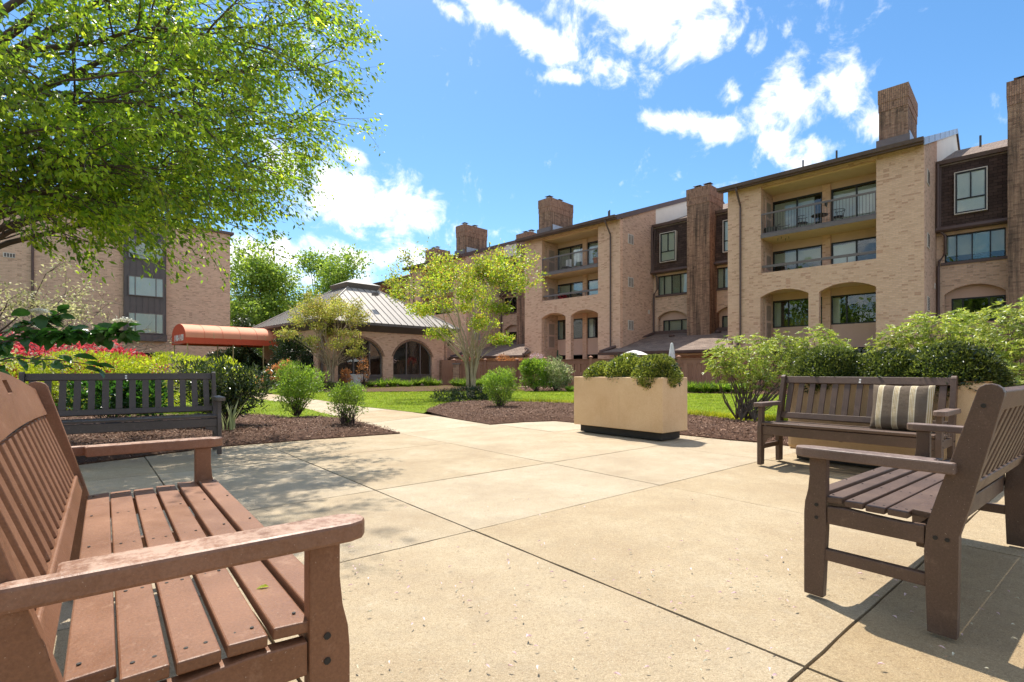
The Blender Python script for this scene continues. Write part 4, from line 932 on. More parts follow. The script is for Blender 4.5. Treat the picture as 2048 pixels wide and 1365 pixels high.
# things behind the fence
t = thing('parasol', 'closed white garden parasol standing behind the fence', 'umbrella', (8.35, 26.9, 0))
MB().tube([(0, 0, 0), (0, 0, 2.45)], .025, 6).build('pole', 'bark_crape', t)
pr = [(.02, 2.48), (.06, 2.4), (.12, 1.9), (.17, 1.3), (.12, 1.25)]
n = 16; vs = [(r_ * (1 + .25 * (j % 2)) * math.cos(2 * math.pi * j / n), r_ * (1 + .25 * (j % 2)) * math.sin(2 * math.pi * j / n), z) for r_, z in pr for j in range(n)]
MB().add(vs, [(i * n + j, i * n + (j + 1) % n, (i + 1) * n + (j + 1) % n, (i + 1) * n + j) for i in range(4) for j in range(n)]).build('canopy', 'white_cloth', t)
MB().lathe([(.03, 2.47), (.03, 2.53), (.01, 2.56)], n=8).build('finial', 'bark_dark', t)
t = thing('parasol', 'open white parasol, only its top over the planter shrubs', 'umbrella', (6.4, 26.9, 0)); MB().tube([(0, 0, 0), (0, 0, 2.05)], .02, 6).build('pole', 'bark_crape', t); MB().lathe([(.75, 1.82), (.7, 1.84), (.4, 1.98), (.05, 2.07)], n=12).build('canopy', 'white_cloth', t)
for i, (x, y, lab, mt, h) in enumerate(((-.6, 33.6, 'orange leafed plant peeking over the left fence', 'leaf_orange', 2.0), (.3, 33.2, 'small orange plant over the fence left of the variegated bush', 'leaf_orange', 1.8), (1.5, 31.5, 'pink flowering plant behind the fence beside the brick arch', 'petal', 2.0), (-2.9, 34, 'red flowering plant behind the left end of the fence', 'leaf_red', 2.0))):
    shrub('garden_plant', lab, 'plant', x, y, [(0, 0, h - .25, .45, .35, .28)], 220, .12, .06, mt, stems=8, sr=.01, seed=40 + i)
t = thing('garden_statue', 'slim green cactus-like plant behind the fence before the left arch', 'plant', (2.75, 31.2, 0)); MB().tube([(0, 0, 0), (0, 0, 1.6), (.02, 0, 2.25)], [.07, .07, .04], 8).tube([(0, 0, 1.5), (.13, 0, 1.7), (.13, 0, 2.0)], .035, 6).build('stem', 'leaf_holly', t)

# ------------------------------------------------------------------ planters
def planter(label, p0, p1, q0, q1, rnd=.03):
    c = pq((p0 + p1) / 2, (q0 + q1) / 2); t = thing('planter', label, 'planter', c, PATIO_RZ)
    dx, dy = (p1 - p0) / 2, (q1 - q0) / 2
    MB().b2(-dx + .08, dx - .08, -dy + .08, dy - .08, 0.016, .13).build('plinth', 'planter_base', t)
    w = .06; H_ = .905
    bm_ = wall([(-dx, -dy), (dx, -dy), (dx, dy), (-dx, dy)], [[(-dx + w, -dy + w), (dx - w, -dy + w), (dx - w, dy - w), (-dx + w, dy - w)]], H_ - .128)
    bm_.v = [(x, z, y + .128) for x, y, z in bm_.v]
    bm_.build('trough', 'planter_concrete', t, bevel=rnd)
    MB().b2(-dx + w + .002, dx - w - .002, -dy + w + .002, dy - w - .002, .6, .85).build('soil', 'soil', t)
    return t
planter('tan concrete planter in the middle of the patio with three rounded shrubs', 6.17, 6.80, 4.17, 5.86, .012)
planter('tan concrete planter behind the striped cushion bench', 6.09, 6.69, .78, 2.50, .05)
def yew(label, p, q, rx, ry, rz, n, mat, seed, z=.9, group=None):
    c = pq(p, q); k = CD.x, CD.y
    t = thing('clipped_shrub', label, 'shrub', (c.x, c.y, .78), PATIO_RZ, group)
    lobes = [(0, 0, .12, rx, ry, rz), (rx * .2, ry * .45, .14, rx * .6, ry * .5, rz * .8), (-rx * .2, -ry * .4, .12, rx * .6, ry * .5, rz * .85), (-rx * .4, 0, .05, rx * .55, ry * .6, rz * .6)]
    n = int(n * 2.3); P, d = blob_points(lobes, n, .86, .06, seed); r = np.random.default_rng(seed); ok = P[:, 2] > -.02 - .12 * (np.abs(P[:, 0]) > .28); P, d = P[ok], d[ok]
    leaves('leaves', P, d * .8 + r.normal(size=P.shape) * .55 + [0, 0, .45], .030 * r.uniform(.7, 1.3, len(P)), .014, mat, t, upbias=.6)
    core = [l for l in lobes]
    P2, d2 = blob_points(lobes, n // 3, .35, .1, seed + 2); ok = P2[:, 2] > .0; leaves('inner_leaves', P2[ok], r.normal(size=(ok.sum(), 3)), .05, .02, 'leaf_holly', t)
    branch_net(P2[ok], [(0, 0, .02), (.08, .1, .02), (-.08, -.1, .02)], 26, seed, .008, .02).build('stems', 'bark_twig', t, fix=False)
    return t
yew('rounded shrub at the left end of the middle planter, reddish tips', 6.47, 5.50, .30, .30, .24, 6500, 'leaf_yew', 21)
yew('tallest rounded shrub in the centre of the middle planter', 6.50, 5.02, .33, .38, .36, 9500, 'leaf_yew', 22)
yew('rounded shrub spilling over the right end of the middle planter', 6.47, 4.48, .34, .36, .32, 9000, 'leaf_yew', 23)
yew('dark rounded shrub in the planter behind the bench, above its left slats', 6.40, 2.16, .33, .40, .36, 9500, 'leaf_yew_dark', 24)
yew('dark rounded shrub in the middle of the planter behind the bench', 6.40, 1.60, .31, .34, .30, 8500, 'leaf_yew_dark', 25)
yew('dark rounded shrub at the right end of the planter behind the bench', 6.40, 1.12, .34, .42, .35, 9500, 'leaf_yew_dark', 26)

# ------------------------------------------------------------------ benches
def bench(label, cx, cy, ax, L, mat, crest=False, sc_=1.0, nback=13, ext=0.0, group='slatted garden benches round the patio'):
    """L = distance between leg centres; local x along the bench, y to the front"""
    rz = math.atan2(ax[1], ax[0]); t = thing('garden_bench', label, 'bench', (cx, cy, .016), rz, group); t.scale = (sc_,) * 3
    h = L / 2; B = .005
    def rev(poly): return poly
    flen = [(.185, 0), (.262, 0), (.262, .36), (.258, .41), (.246, .46), (.240, .52), (.240, .606), (.172, .606), (.172, .3)]
    flen = [(a_ + ext, b_) for a_, b_ in flen]
    rear = [(-.262, 0), (-.175, 0), (-.165, .30), (-.172, .40), (-.205, .52), (-.315, .905)] + [(-.352 + .037 * math.cos(a), .905 + .034 * math.sin(a)) for a in np.linspace(.3, math.pi - .1, 7)] + [(-.388, .895), (-.30, .50), (-.268, .38)]
    def leg(poly, x, nm='leg'):
        o = MB().prism(poly, x - .021, x + .021, 'x').build(nm, mat, t, bevel=B)
        return o
    for sx in (-1, 1):
        a = leg(flen, sx * h)
        for z in (.40, .345):
            MB().prism([(.21 + ext + .008 * math.cos(q), z + .008 * math.sin(q)) for q in np.linspace(0, 5.6, 8)], sx * (h + .0215), sx * (h + .024), 'x').build('bolt', 'screw', a)
        b = leg(rear, sx * h)
        for (y, z) in ((-.20, .36), (-.235, .36), (-.335, .86)):
            MB().prism([(y + .008 * math.cos(q), z + .008 * math.sin(q)) for q in np.linspace(0, 5.6, 8)], sx * (h + .0215), sx * (h + .024), 'x').build('bolt', 'screw', b)
        x0, x1 = (h - .035, h + .06) if sx > 0 else (-h - .06, -h + .035)
        arm = [(x0, -.255), (x1, -.255), (x1, .29), (x1 - .012, .315), (x1 - .03, .328), (x0 + .03, .328), (x0 + .012, .315), (x0, .29)]
        # arm notched past the rear post
        arm = None; A0_, A1_, A2_ = .252 + ext, .280 + ext, .292 + ext
        xi = h + .022 if sx > 0 else -h - .022
        if sx > 0: arm = [(xi, -.265), (x1, -.265), (x1, A0_), (x1 - .012, A1_), (x1 - .03, A2_), (x0 + .03, A2_), (x0 + .012, A1_), (x0, A0_), (x0, -.195), (xi, -.195)]
        else: arm = [(x0, -.265), (xi, -.265), (xi, -.195), (x1, -.195), (x1, A0_), (x1 - .012, A1_), (x1 - .03, A2_), (x0 + .03, A2_), (x0 + .012, A1_), (x0, A0_)]
        MB().prism(arm, 0.607, .650, 'z').build('armrest', mat + '_worn', t, bevel=.009)
        MB().b2(sx * h - .016, sx * h + .016, -.172, .183 + ext, .165, .215).build('stretcher', mat, t, bevel=B)
        MB().prism([(-.166, .325), (.17 + ext, .325), (.17 + ext, .40), (.10, .405), (.0, .398), (-.10, .394), (-.166, .398)], sx * (h - .0) - .018, sx * h + .018, 'x').build('side_rail', mat, t, bevel=B)
        # curved bracket under the front rail
        s = -sx; xb = sx * (h - .022)
        br = [(xb, .318), (xb + s * .11, .318)] + [(xb + s * (.11 - .10 * math.sin(q)), .318 - .02 - .10 * (1 - math.cos(q))) for q in np.linspace(0, 1.57, 7)] + [(xb, .195)]
        MB().prism(br, .205 + ext, .235 + ext, 'y').build('bracket', mat, t, bevel=.003)
    MB().b2(-h + .022, h - .022, .205 + ext, .24 + ext, .32, .412).build('front_rail', mat, t, bevel=B)
    MB().b2(-h + .022, h - .022, -.165, -.13, .30, .385).build('rear_rail', mat, t, bevel=B)
    MB().b2(-.018, .018, -.125, .2, .31, .39).build('cross_rail', mat, t, bevel=B)
    # seat: six slats, gently dished
    ys = [.222, .148, .072, -.004, -.080, -.150]
    kx = (.372 + ext) / .372; ys = [-.150 + (y + .150) * kx for y in ys]
    for k, y in enumerate(ys):
        z = .432 + [0.004, -.002, -.008, -.011, -.010, -.004][k]; e = h - .024 if k == 0 else (h + .012 if k < 5 else h - .03)
        s = MB().box((0, y, z), (2 * e, .067 * kx, .026), rx=R([-5, -4, -2, 0, 1, 3][k])).build('seat_slat', mat, t, bevel=.004)
        sc2 = MB()
        for x in (-e + .05, -e * .5, 0, e * .5, e - .05):
            for dy in (-.017, .017): sc2.prism([(x + .0042 * math.cos(q), y + dy + .0042 * math.sin(q)) for q in np.linspace(0, 5.5, 7)], z + .0135, z + .0142 - dy * [-.087, -.07, -.035, 0, .017, .05][k], 'z')
        sc2.build('screws', 'screw', s)['kind'] = 'stuff'
    # back: tilted rails and slats
    def bk(z): return -.175 - (z - .40) * .352            # y of the back plane at height z
    tl = math.atan(.352)
    def slab(z0, z1, th, y_off, x0, x1, nm, par=t, bev=B):
        zm = (z0 + z1) / 2; return MB().box(((x0 + x1) / 2, bk(zm) + y_off, zm), (x1 - x0, th, (z1 - z0) / math.cos(tl)), rx=tl).build(nm, mat, par, bevel=bev)
    slab(.468, .528, .034, -.018, -h + .022, h - .022, 'bottom_rail')
    if not crest:
        tr_ = slab(.845, .918, .034, -.018, -h + .022, h - .022, 'top_rail')
        for z in (.868, .893): MB().box((0, bk(z) - .018 + .0175, z), (.018, .003, .016), rx=tl).build('bolt', 'bolt_pale', tr_)
    else:
        def top(x): return .905 + .080 * math.cos(min(1, abs(x) / h * 1.0) * math.pi / 2) ** 1.2
        def bot(x): return .80 + .02 * math.cos(abs(x) / h * math.pi / 2)
        xs = np.linspace(-h + .022, h - .022, 23)
        poly = [(x, bot(x)) for x in xs] + [(x, top(x)) for x in xs[::-1]]
        mb = wall(poly, [rect(-.20, -.105, .915, .955)], .036)
        mb.v = [(x, bk(z) - .036 + y, z) for x, y, z in mb.v]
        mb.build('top_rail', mat, t, bevel=B)
    for i in range(nback):
        x = -h + .022 + (i + .5) * (2 * h - .044) / nback; w = (2 * h - .044) / nback * .50
        slab(.529, .845 if not crest else .802, .018, -.018, x - w / 2, x + w / 2, 'back_slat', bev=.003)
    return t
bench('reddish brown bench filling the lower left corner, arched top rail with a square hole', -1.173, 1.691, (.621, -.784), 1.78, 'lumber_red', crest=True, nback=16, ext=.045)
bench('brown bench in the right foreground seen from its side and back', 2.095, 2.585, (.785, .62), 1.58, 'lumber_brown', nback=14)
bench('brown bench before the right planter with a striped cushion on it', 3.255, 4.99, (-.638, .770), 1.47, 'lumber_brown', nback=13)
bench('dark grey-brown bench before the yellow-green hedge on the left', -4.31, 5.74, (-.81, -.585), 1.72, 'lumber_dark', nback=14, sc_=1.035)
# cushion on the bench
n = 20; vs = []; fs = []
for side in (1, -1):
    for i in range(n + 1):
        for j in range(n + 1):
            u, v = i / n * 2 - 1, j / n * 2 - 1
            pin = .035 * (1 - abs(u)) ** .6 * 0
            th = .075 * ((1 - u ** 4) * (1 - v ** 4)) ** .5
            x = u * .235 * (1 - .05 * (1 - abs(v)) ** 1.0 * (abs(u) ** 3)) ; z = v * .215 * (1 - .05 * (1 - abs(u)) * abs(v) ** 3)
            vs.append((x, side * (th + .004) + .006 * math.sin(9 * u + 3 * v), z))
m_ = (n + 1) ** 2
for s in (0, 1):
    for i in range(n):
        for j in range(n):
            a = s * m_ + i * (n + 1) + j; f = (a, a + 1, a + n + 2, a + n + 1); fs.append(f if s else f[::-1])
for i in range(n):
    for (a, b) in ((i * (n + 1), (i + 1) * (n + 1)), (i * (n + 1) + n, (i + 1) * (n + 1) + n), (i, i + 1), (n * (n + 1) + i, n * (n + 1) + i + 1)):
        fs.append((a, b, m_ + b, m_ + a))
cu = MB().add(vs, fs).build('cushion', 'cushion_cloth', None, smooth=True)
bx_ = Vector((.638, -.770)); fr_ = Vector((-.770, -.638)); cpos = Vector((3.255, 4.99)) + bx_ * .40 + fr_ * (-.105)
cu.location = (cpos.x, cpos.y, .016 + .445 + .20); cu.rotation_euler = (R(-17), 0, math.atan2(-.770, .638))
tag(cu, 'square cushion with tan and dark stripes leaning on the right bench', 'cushion')

# ------------------------------------------------------------------ fallen petals on the patio
def petal_mesh(name, mat, L, W):
    vs = [(-L / 2, 0, .002), (-L * .1, -W / 2, .006), (L * .25, -W * .42, .007), (L / 2, 0, .002), (L * .25, W * .42, .008), (-L * .1, W / 2, .007), (0, 0, .003)]
    me = bpy.data.meshes.new(name); me.from_pydata(vs, [], [(6, 0, 1), (6, 1, 2), (6, 2, 3), (6, 3, 4), (6, 4, 5), (6, 5, 0)]); me.materials.append(MATS[mat]); return me
pms = [petal_mesh('petal', 'petal', .025, .008), petal_mesh('petal', 'petal', .022, .0065), petal_mesh('petal', 'petal_white', .019, .006)]
r = np.random.default_rng(5)
for i in range(190):
    if i < 120: u, v = r.uniform(700, 1640), r.uniform(1085, 1365)
    else: u, v = r.uniform(650, 1750), r.uniform(1000, 1200)
    if i > 165: u, v = r.uniform(1750, 2040), r.uniform(1150, 1350)
    x, y = ground_at(u, v); o = bpy.data.objects.new('fallen_petal', pms[i % 3]); C.objects.link(o); o.location = (x, y, .0185); o.rotation_euler = (r.normal() * .12, r.normal() * .12, r.uniform(0, 6.28))
    s = r.uniform(.7, 1.15); o.scale = (s, s, s)
    tag(o, 'pale petal or bud scale fallen on the concrete of the patio', 'petal', 'petals scattered over the patio')
o = bpy.data.objects.new('fallen_leaf', petal_mesh('leaf', 'leaf_dry', .03, .012)); C.objects.link(o); o.location = (-.62, 1.28, .4585); o.rotation_euler = (0, 0, .6); tag(o, 'small yellow curled leaf on the seat of the nearest bench', 'leaf')
o.data.materials[0] = MATS['leaf_lime']
# specks of grit, bud scales and dry bits
k = 2600; P = np.zeros((k, 3)); u = r.uniform(300, 2048, k); v = 742 + 1030 / r.uniform(1.65, 8.5, k); P[:, 1] = F / (v - 742); P[:, 0] = (u - 1024) / F * P[:, 1]; P[:, 2] = .0175
pp_ = P[:, 0] * CD.x + P[:, 1] * CD.y; P = P[pp_ < 7.1]; D = r.normal(size=P.shape); D[:, 2] = 0
o = leaves('litter', P, D, .006 * r.uniform(.5, 1.8, len(P)), .003, 'mulch_chip', None, upbias=5, fold=.1, curl=0)

# ------------------------------------------------------------------ mulch chips and grass
def in_poly(P, poly):
    x, y = P[:, 0], P[:, 1]; c = np.zeros(len(P), bool); n = len(poly)
    for i in range(n):
        x0, y0 = poly[i][:2]; x1, y1 = poly[(i + 1) % n][:2]
        k = ((y0 > y) != (y1 > y)) & (x < (x1 - x0) * (y - y0) / (y1 - y0 + 1e-12) + x0); c ^= k
    return c
def scatter(poly, n, seed, far=1.0, ymax=99):
    """random points in a polygon, denser near the camera"""
    r = np.random.default_rng(seed); xs = [p[0] for p in poly]; ys = [p[1] for p in poly]; out = np.zeros((0, 3))
    while len(out) < n:
        k = n * 3; P = np.zeros((k, 3)); P[:, 0] = r.uniform(min(xs), max(xs), k); P[:, 1] = r.uniform(min(ys), max(ys), k)
        keep = r.uniform(0, 1, k) < np.minimum(1, (7 / np.maximum(P[:, 1], 7)) ** far); P = P[keep & in_poly(P, poly) & (P[:, 1] < ymax) & (np.abs(P[:, 0]) < P[:, 1] * 1.15 + 1)]; out = np.concatenate([out, P])
    return out[:n]
def strip(line, n, wdt, seed):
    r = np.random.default_rng(seed); t = r.uniform(0, 1, n); seg = np.minimum((t * (len(line) - 1)).astype(int), len(line) - 2); f = t * (len(line) - 1) - seg
    A = np.array(line)[:, :2]; p = A[seg] * (1 - f[:, None]) + A[seg + 1] * f[:, None]; return np.concatenate([p + r.normal(size=(n, 2)) * wdt, np.full((n, 1), .03)], 1)
def edge_dist(P, poly):
    d = np.full(len(P), 99.); n = len(poly)
    for i in range(n):
        a = np.array(poly[i][:2]); b = np.array(poly[(i + 1) % n][:2]); ab = b - a; t = np.clip(((P[:, :2] - a) @ ab) / (ab @ ab + 1e-9), 0, 1)
        d = np.minimum(d, np.linalg.norm(P[:, :2] - a - t[:, None] * ab, axis=1))
    return d
for poly, n, hump, sd in ((bed_l, 22000, .09, 1), (bed_r, 30000, .10, 2)):
    P = scatter(poly, n, sd, 1.2); r = np.random.default_rng(sd); P[:, 2] = .02 + hump * (1 - np.exp(-edge_dist(P, poly) / .25)) + r.uniform(-.004, .022, n)
    D = r.normal(size=(n, 3)); D[:, 2] *= .35; leaves('mulch_chips', P, D, .042 * r.uniform(.5, 1.5, n), .014, 'mulch_chip', None, upbias=1.2, fold=.1, curl=.1)
for line, off_, n, sd in ((e_right, -1, 260, 61), (G((800, 868), (620, 880.5), (440, 895)) + [tuple(pq(-1.3, 6.72).xy)], -1, 240, 62), (G((800, 868), (735, 849), (690, 838)), 1, 60, 63)):
    P = strip(line, n, .07, sd); rq = np.random.default_rng(sd); P[:, 1] -= np.abs(rq.normal(size=n)) * .10 + .02; P[:, 2] = .0195; D = rq.normal(size=(n, 3)); D[:, 2] = .04
    leaves('mulch_chips', P, D, .03 * rq.uniform(.4, 1.4, n), .010, 'mulch_chip', None, upbias=6, fold=.1, curl=.02)
P = scatter(far_bed, 6000, 3, 0); r = np.random.default_rng(3); P[:, 2] = .05 + r.uniform(0, .03, len(P)); D = r.normal(size=P.shape); D[:, 2] *= .3
leaves('mulch_chips', P, D, .09, .04, 'mulch_chip', None, upbias=1.2)
r = np.random.default_rng(4)
P = scatter(lawn, 120000, 4, 1.3); n = len(P); P[:, 2] = .01; D = r.normal(size=(n, 3)) * .38 + [0, 0, 1]; sc3 = np.clip(P[:, 1] / 12, 1, 2.6)
o = leaves('grass', P, D, .045 * r.uniform(.6, 1.2, n) * sc3 ** .4, .008 * sc3, 'grass_blade', None, upbias=0, fold=0, curl=.2)
P = scatter(lawn_left, 22000, 6, 1.0); n = len(P); P[:, 2] = .01; leaves('grass', P, r.normal(size=(n, 3)) * .38 + [0, 0, 1], .06 * r.uniform(.6, 1.2, n), .012, 'grass_blade', None, upbias=0, fold=0)
# yellow-green edging plants along the lawn behind the planter
ln = G((1040, 808), (1155, 811), (1250, 823), (1365, 834), (1450, 842), (1570, 848), (1640, 853))
P = strip(ln, 6500, .12, 8); leaves('edging_plants', P, r.normal(size=P.shape) * .6 + [0, 0, 1], .13 * r.uniform(.6, 1.3, len(P)), .022, 'grass_yellow', None, upbias=0, fold=.1, curl=.35)

# ------------------------------------------------------------------ shrubs and perennials
shrub('garden_shrub', 'bright green shrub left of the smaller one in the left mulch bed', 'shrub', -4.40, 10.5, [(0, 0, .62, .45, .42, .42), (-.2, .1, .85, .25, .25, .25), (.3, -.1, .7, .3, .25, .3), (0, -.1, .35, .3, .3, .25)], 5200, .062, .020, 'leaf_fresh', z0=.08, stems=70, seed=51, shell=.25)
shrub('garden_shrub', 'small airy green shrub nearest the tip of the left mulch bed', 'shrub', -2.80, 8.75, [(0, 0, .38, .30, .30, .32), (.1, 0, .55, .2, .2, .2), (-.12, 0, .5, .2, .2, .18)], 2600, .05, .017, 'leaf_fresh', z0=.08, stems=70, sr=.006, seed=52, shell=.2)
shrub('dark_shrub', 'dark glossy shrub at the right end of the dark bench', 'shrub', -4.75, 8.5, [(0, 0, .75, .50, .45, .30), (.42, .15, .72, .30, .3, .25), (-.45, .1, .8, .4, .35, .3), (-.1, 0, .45, .5, .4, .35), (.25, 0, .5, .45, .35, .25)], 3600, .10, .032, 'leaf_dark', z0=.07, stems=60, sr=.012, seed=53, shell=.3)
shrub('dark_shrub', 'dark leafy shrub showing through the slats of the dark bench', 'shrub', -6.3, 8.0, [(0, 0, .55, .5, .4, .3), (.5, .1, .5, .4, .3, .3)], 1600, .11, .05, 'leaf_viburnum', z0=.07, stems=30, sr=.01, seed=54, shell=.3)
t = thing('iris_clump', 'clump of pale sword-like leaves in the mulch right of the dark bench', 'plant', (-4.25, 7.75, .08))
for i in range(15):
    a = r.uniform(0, 6.28); l = r.uniform(.28, .5); lean = r.uniform(.05, .28); b = Vector((r.normal() * .03, r.normal() * .03, 0)); dx, dy = math.cos(a), math.sin(a); w = .013
    m = MB(); pts = [b + Vector((dx * lean * f * f * l * 2, dy * lean * f * f * l * 2, l * f)) for f in (0, .35, .7, 1)]; ws = [w, w * 1.2, w, .001]; s_ = Vector((-dy, dx, 0))
    vs = [p + s_ * q for p, q in zip(pts, ws)] + [p - s_ * q for p, q in zip(pts, ws)]
    m.add(vs, [(k, k + 1, 5 + k, 4 + k) for k in range(3)]).build('leaf', 'leaf_varieg', t, fix=False)
shrub('garden_shrub', 'light green shrub on the mulch mound right of the crape myrtle', 'shrub', -.30, 12.85, [(0, 0, .5, .42, .38, .38), (.15, 0, .72, .25, .22, .24), (-.22, .05, .65, .24, .24, .22)], 5200, .06, .02, 'leaf_fresh', z0=.09, stems=50, seed=55, shell=.3)
shrub('low_shrub', 'low dark green tuft at the foot of the larger crape myrtle', 'shrub', -1.35, 16.2, [(0, 0, .2, .6, .5, .25), (-.7, .2, .12, .5, .4, .18), (.5, 0, .2, .4, .4, .25)], 3500, .11, .02, 'leaf_holly', z0=.06, stems=0, seed=56)
shrub('garden_shrub', 'green half of the bush pair before the fence, left one', 'shrub', 1.15, 24.6, [(0, 0, .85, .75, .7, .72), (-.3, 0, 1.15, .4, .4, .35)], 3600, .13, .055, 'leaf_fresh', z0=.03, stems=16, sr=.02, seed=57, shell=.5)
shrub('garden_shrub', 'white-flecked variegated bush before the fence, right one of a pair', 'shrub', 2.05, 24.8, [(0, 0, .85, .75, .7, .68), (.3, 0, .6, .5, .5, .5)], 3600, .12, .05, 'leaf_varieg', z0=.03, stems=30, sr=.02, seed=58, shell=.45)
# hedge and red maple on the left
shrub('clipped_hedge', 'long yellow-green hedge behind the dark bench', 'hedge', -9.6, 12.2, [(-3.6, -1.8, .75, 1.3, .9, .60), (-1.8, -1.0, .78, 1.4, .9, .62), (-.2, -.3, .8, 1.4, .9, .68), (1.4, .3, .8, 1.2, .9, .66), (2.3, .7, .7, .8, .7, .60)], 24000, .085, .034, 'leaf_lime', z0=0, stems=120, sr=.012, seed=59, shell=.55, lump=.1)
shrub('red_maple', 'low mounded maple with bright red leaves behind the hedge', 'tree', -14.6, 16.6, [(0, 0, 1.35, 2.6, 1.6, .75), (-1.8, 0, 1.25, 1.6, 1.3, .75), (1.7, .2, 1.15, 1.3, 1.2, .55)], 12000, .13, .05, 'leaf_red', z0=0, stems=60, sr=.03, seed=60, shell=.4, lump=.15, up=1.0, updir=-.1)
# evergreens by the pavilion
shrub('evergreen_bush', 'dense dark evergreen bush right against the pavilion arch', 'shrub', -11.95, 28.0, [(0, 0, 1.5, 1.0, .9, 1.35), (0, 0, 2.4, .65, .6, .7), (-.2, 0, .8, 1.1, .9, .8)], 9000, .14, .06, 'leaf_holly', seed=61, stems=0, shell=.6)
shrub('holly', 'dark holly shrub under the left end of the awning', 'shrub', -20.0, 36.0, [(0, 0, 1.3, 1.2, 1.1, 1.2), (.8, 0, 1.6, .9, .9, 1.0)], 6000, .17, .08, 'leaf_holly', seed=62, stems=0, shell=.6)
shrub('holly', 'dark holly shrub behind the middle awning poles', 'shrub', -17.8, 34.6, [(0, 0, 1.2, 1.0, 1.0, 1.1), (.5, 0, .9, .9, .9, .8)], 4600, .17, .08, 'leaf_holly', seed=63, stems=0, shell=.6)
shrub('garden_shrub', 'orange-tipped shrub in front of the evergreen bush', 'shrub', -10.3, 22.8, [(0, 0, .9, .5, .4, .35), (.3, 0, 1.1, .3, .3, .3)], 900, .13, .05, 'leaf_orange', seed=64, stems=16, sr=.014)
shrub('garden_shrub', 'pinkish new growth on a shrub near the pavilion entrance', 'shrub', -9.0, 17.5, [(0, 0, .6, .5, .4, .3), (-.5, 0, .7, .4, .4, .3)], 700, .11, .045, 'leaf_orange', seed=65, stems=14, sr=.012)
shrub('garden_shrub', 'small orange and yellow shrub before the white box at the pavilion', 'shrub', -9.35, 29.0, [(0, 0, .6, .28, .28, .5)], 700, .12, .05, 'leaf_orange', seed=66, stems=10, sr=.012)
shrub('twiggy_shrub', 'thin reddish upright shrub before the first arched window', 'shrub', -8.55, 29.6, [(0, 0, 1.0, .35, .3, .8)], 420, .10, .04, 'leaf_orange', seed=67, stems=36, sr=.014)
t = thing('utility_box', 'white box low against the pavilion wall beside the small tree', 'box', (-9.25, 30.6, 0), R(45)); MB().b2(-.55, .55, -.25, .25, 0, .75).b2(-.58, .58, -.28, .28, .752, .8).build('body', 'white_cloth', t, bevel=.02)
# leafy perennials in rows
def hosta_proto(label, x, y, sc_, group, seed, mat='leaf_fresh'):
    t = thing('leafy_perennial', label, 'plant', (x, y, .03), group=group); r = np.random.default_rng(seed); n = 130
    a = r.uniform(0, 6.28, n); rr = r.uniform(0, .14, n); P = np.stack([np.cos(a) * rr, np.sin(a) * rr, np.zeros(n)], 1); D = np.stack([np.cos(a) * r.uniform(.2, .9, n), np.sin(a) * r.uniform(.2, .9, n), np.ones(n)], 1)
    leaves('leaves', P, D, .42 * r.uniform(.6, 1.1, n), .055, mat, t, upbias=0, fold=.2, curl=.45); t.scale = (sc_,) * 3; return t
hp = hosta_proto('leafy green perennial in the row below the pavilion windows', -6.2, 30.6, 1, 'leafy perennials below the pavilion windows', 70)
rows = [(-8.3, 30.0), (-7.7, 30.4), (-7.15, 30.8), (-6.6, 31.3), (-5.9, 31.9), (-5.3, 32.3), (-4.9, 32.9)]
for i, (x, y) in enumerate(rows):
    c = copy_tree(hp); c.location = (x, y, .03); c.rotation_euler = (0, 0, i * 1.3); c.scale = (1.35, 1.35, 1.1 + .2 * (i % 3))
for i, (x, y) in enumerate([(-3.4, 31.6), (-2.9, 31.3), (-2.3, 31.2), (-1.7, 31.0), (-1.1, 30.6), (-.5, 30.2)]):
    c = copy_tree(hp); c.location = (x, y, .03); c.rotation_euler = (0, 0, i * 1.1); c.scale = (1.35, 1.35, 1.3); tag(c, 'leafy green perennial in the row before the left part of the fence', group='leafy perennials before the left fence')
for i, x in enumerate(np.linspace(7.4, 9.9, 10)):
    c = copy_tree(hp); c.location = (x, 23.1 - .12 * i + (i % 2) * .25, .03); c.rotation_euler = (0, 0, i * 1.7); c.scale = (1.3, 1.3, 1.25); tag(c, 'leafy green perennial in the row before the fence right of the middle planter', group='leafy perennials right of the planter')
for i, (x, y) in enumerate([(2.7, 24.0), (3.6, 24.2), (4.6, 24.4)]):
    c = copy_tree(hp); c.location = (x, y, .03); c.scale = (.8, .8, .75); tag(c, 'small leafy tuft between the variegated bush and the planter', group='small tufts beside the variegated bush')
# rhododendron-like shrubs on the right
def leggy(name, label, x, y, lobes, n, L, Wd, mat, seed, sr=.016, stems=60, base=.12, shell=.5, z0=.08):
    t = thing(name, label, 'shrub', (x, y, z0)); r = np.random.default_rng(seed)
    P, d = blob_points(lobes, n // 7, shell, .2, seed)
    # leaves stand in rosettes at the twig ends
    k = 7; ang = r.uniform(0, 6.28, (len(P), 1)) + np.arange(k) * 6.28 / k; el_ = r.uniform(.1, .9, (len(P), k))
    ax = unit(d * .6 + [0, 0, .9]); t1 = unit(np.cross(ax, [0.3, .9, .1])); t2 = np.cross(ax, t1)
    D = (t1[:, None] * np.cos(ang)[..., None] + t2[:, None] * np.sin(ang)[..., None] + ax[:, None] * el_[..., None]).reshape(-1, 3); PP_ = np.repeat(P, k, axis=0)
    leaves('leaves', PP_, D, L * r.uniform(.7, 1.2, len(D)), Wd, mat, t, upbias=.5, curl=.2)
    bs = [(r.normal() * base, r.normal() * base, 0) for _ in range(5)]
    branch_net(P, bs, stems, seed, sr, .07).build('stems', 'bark_grey', t, fix=False); return t
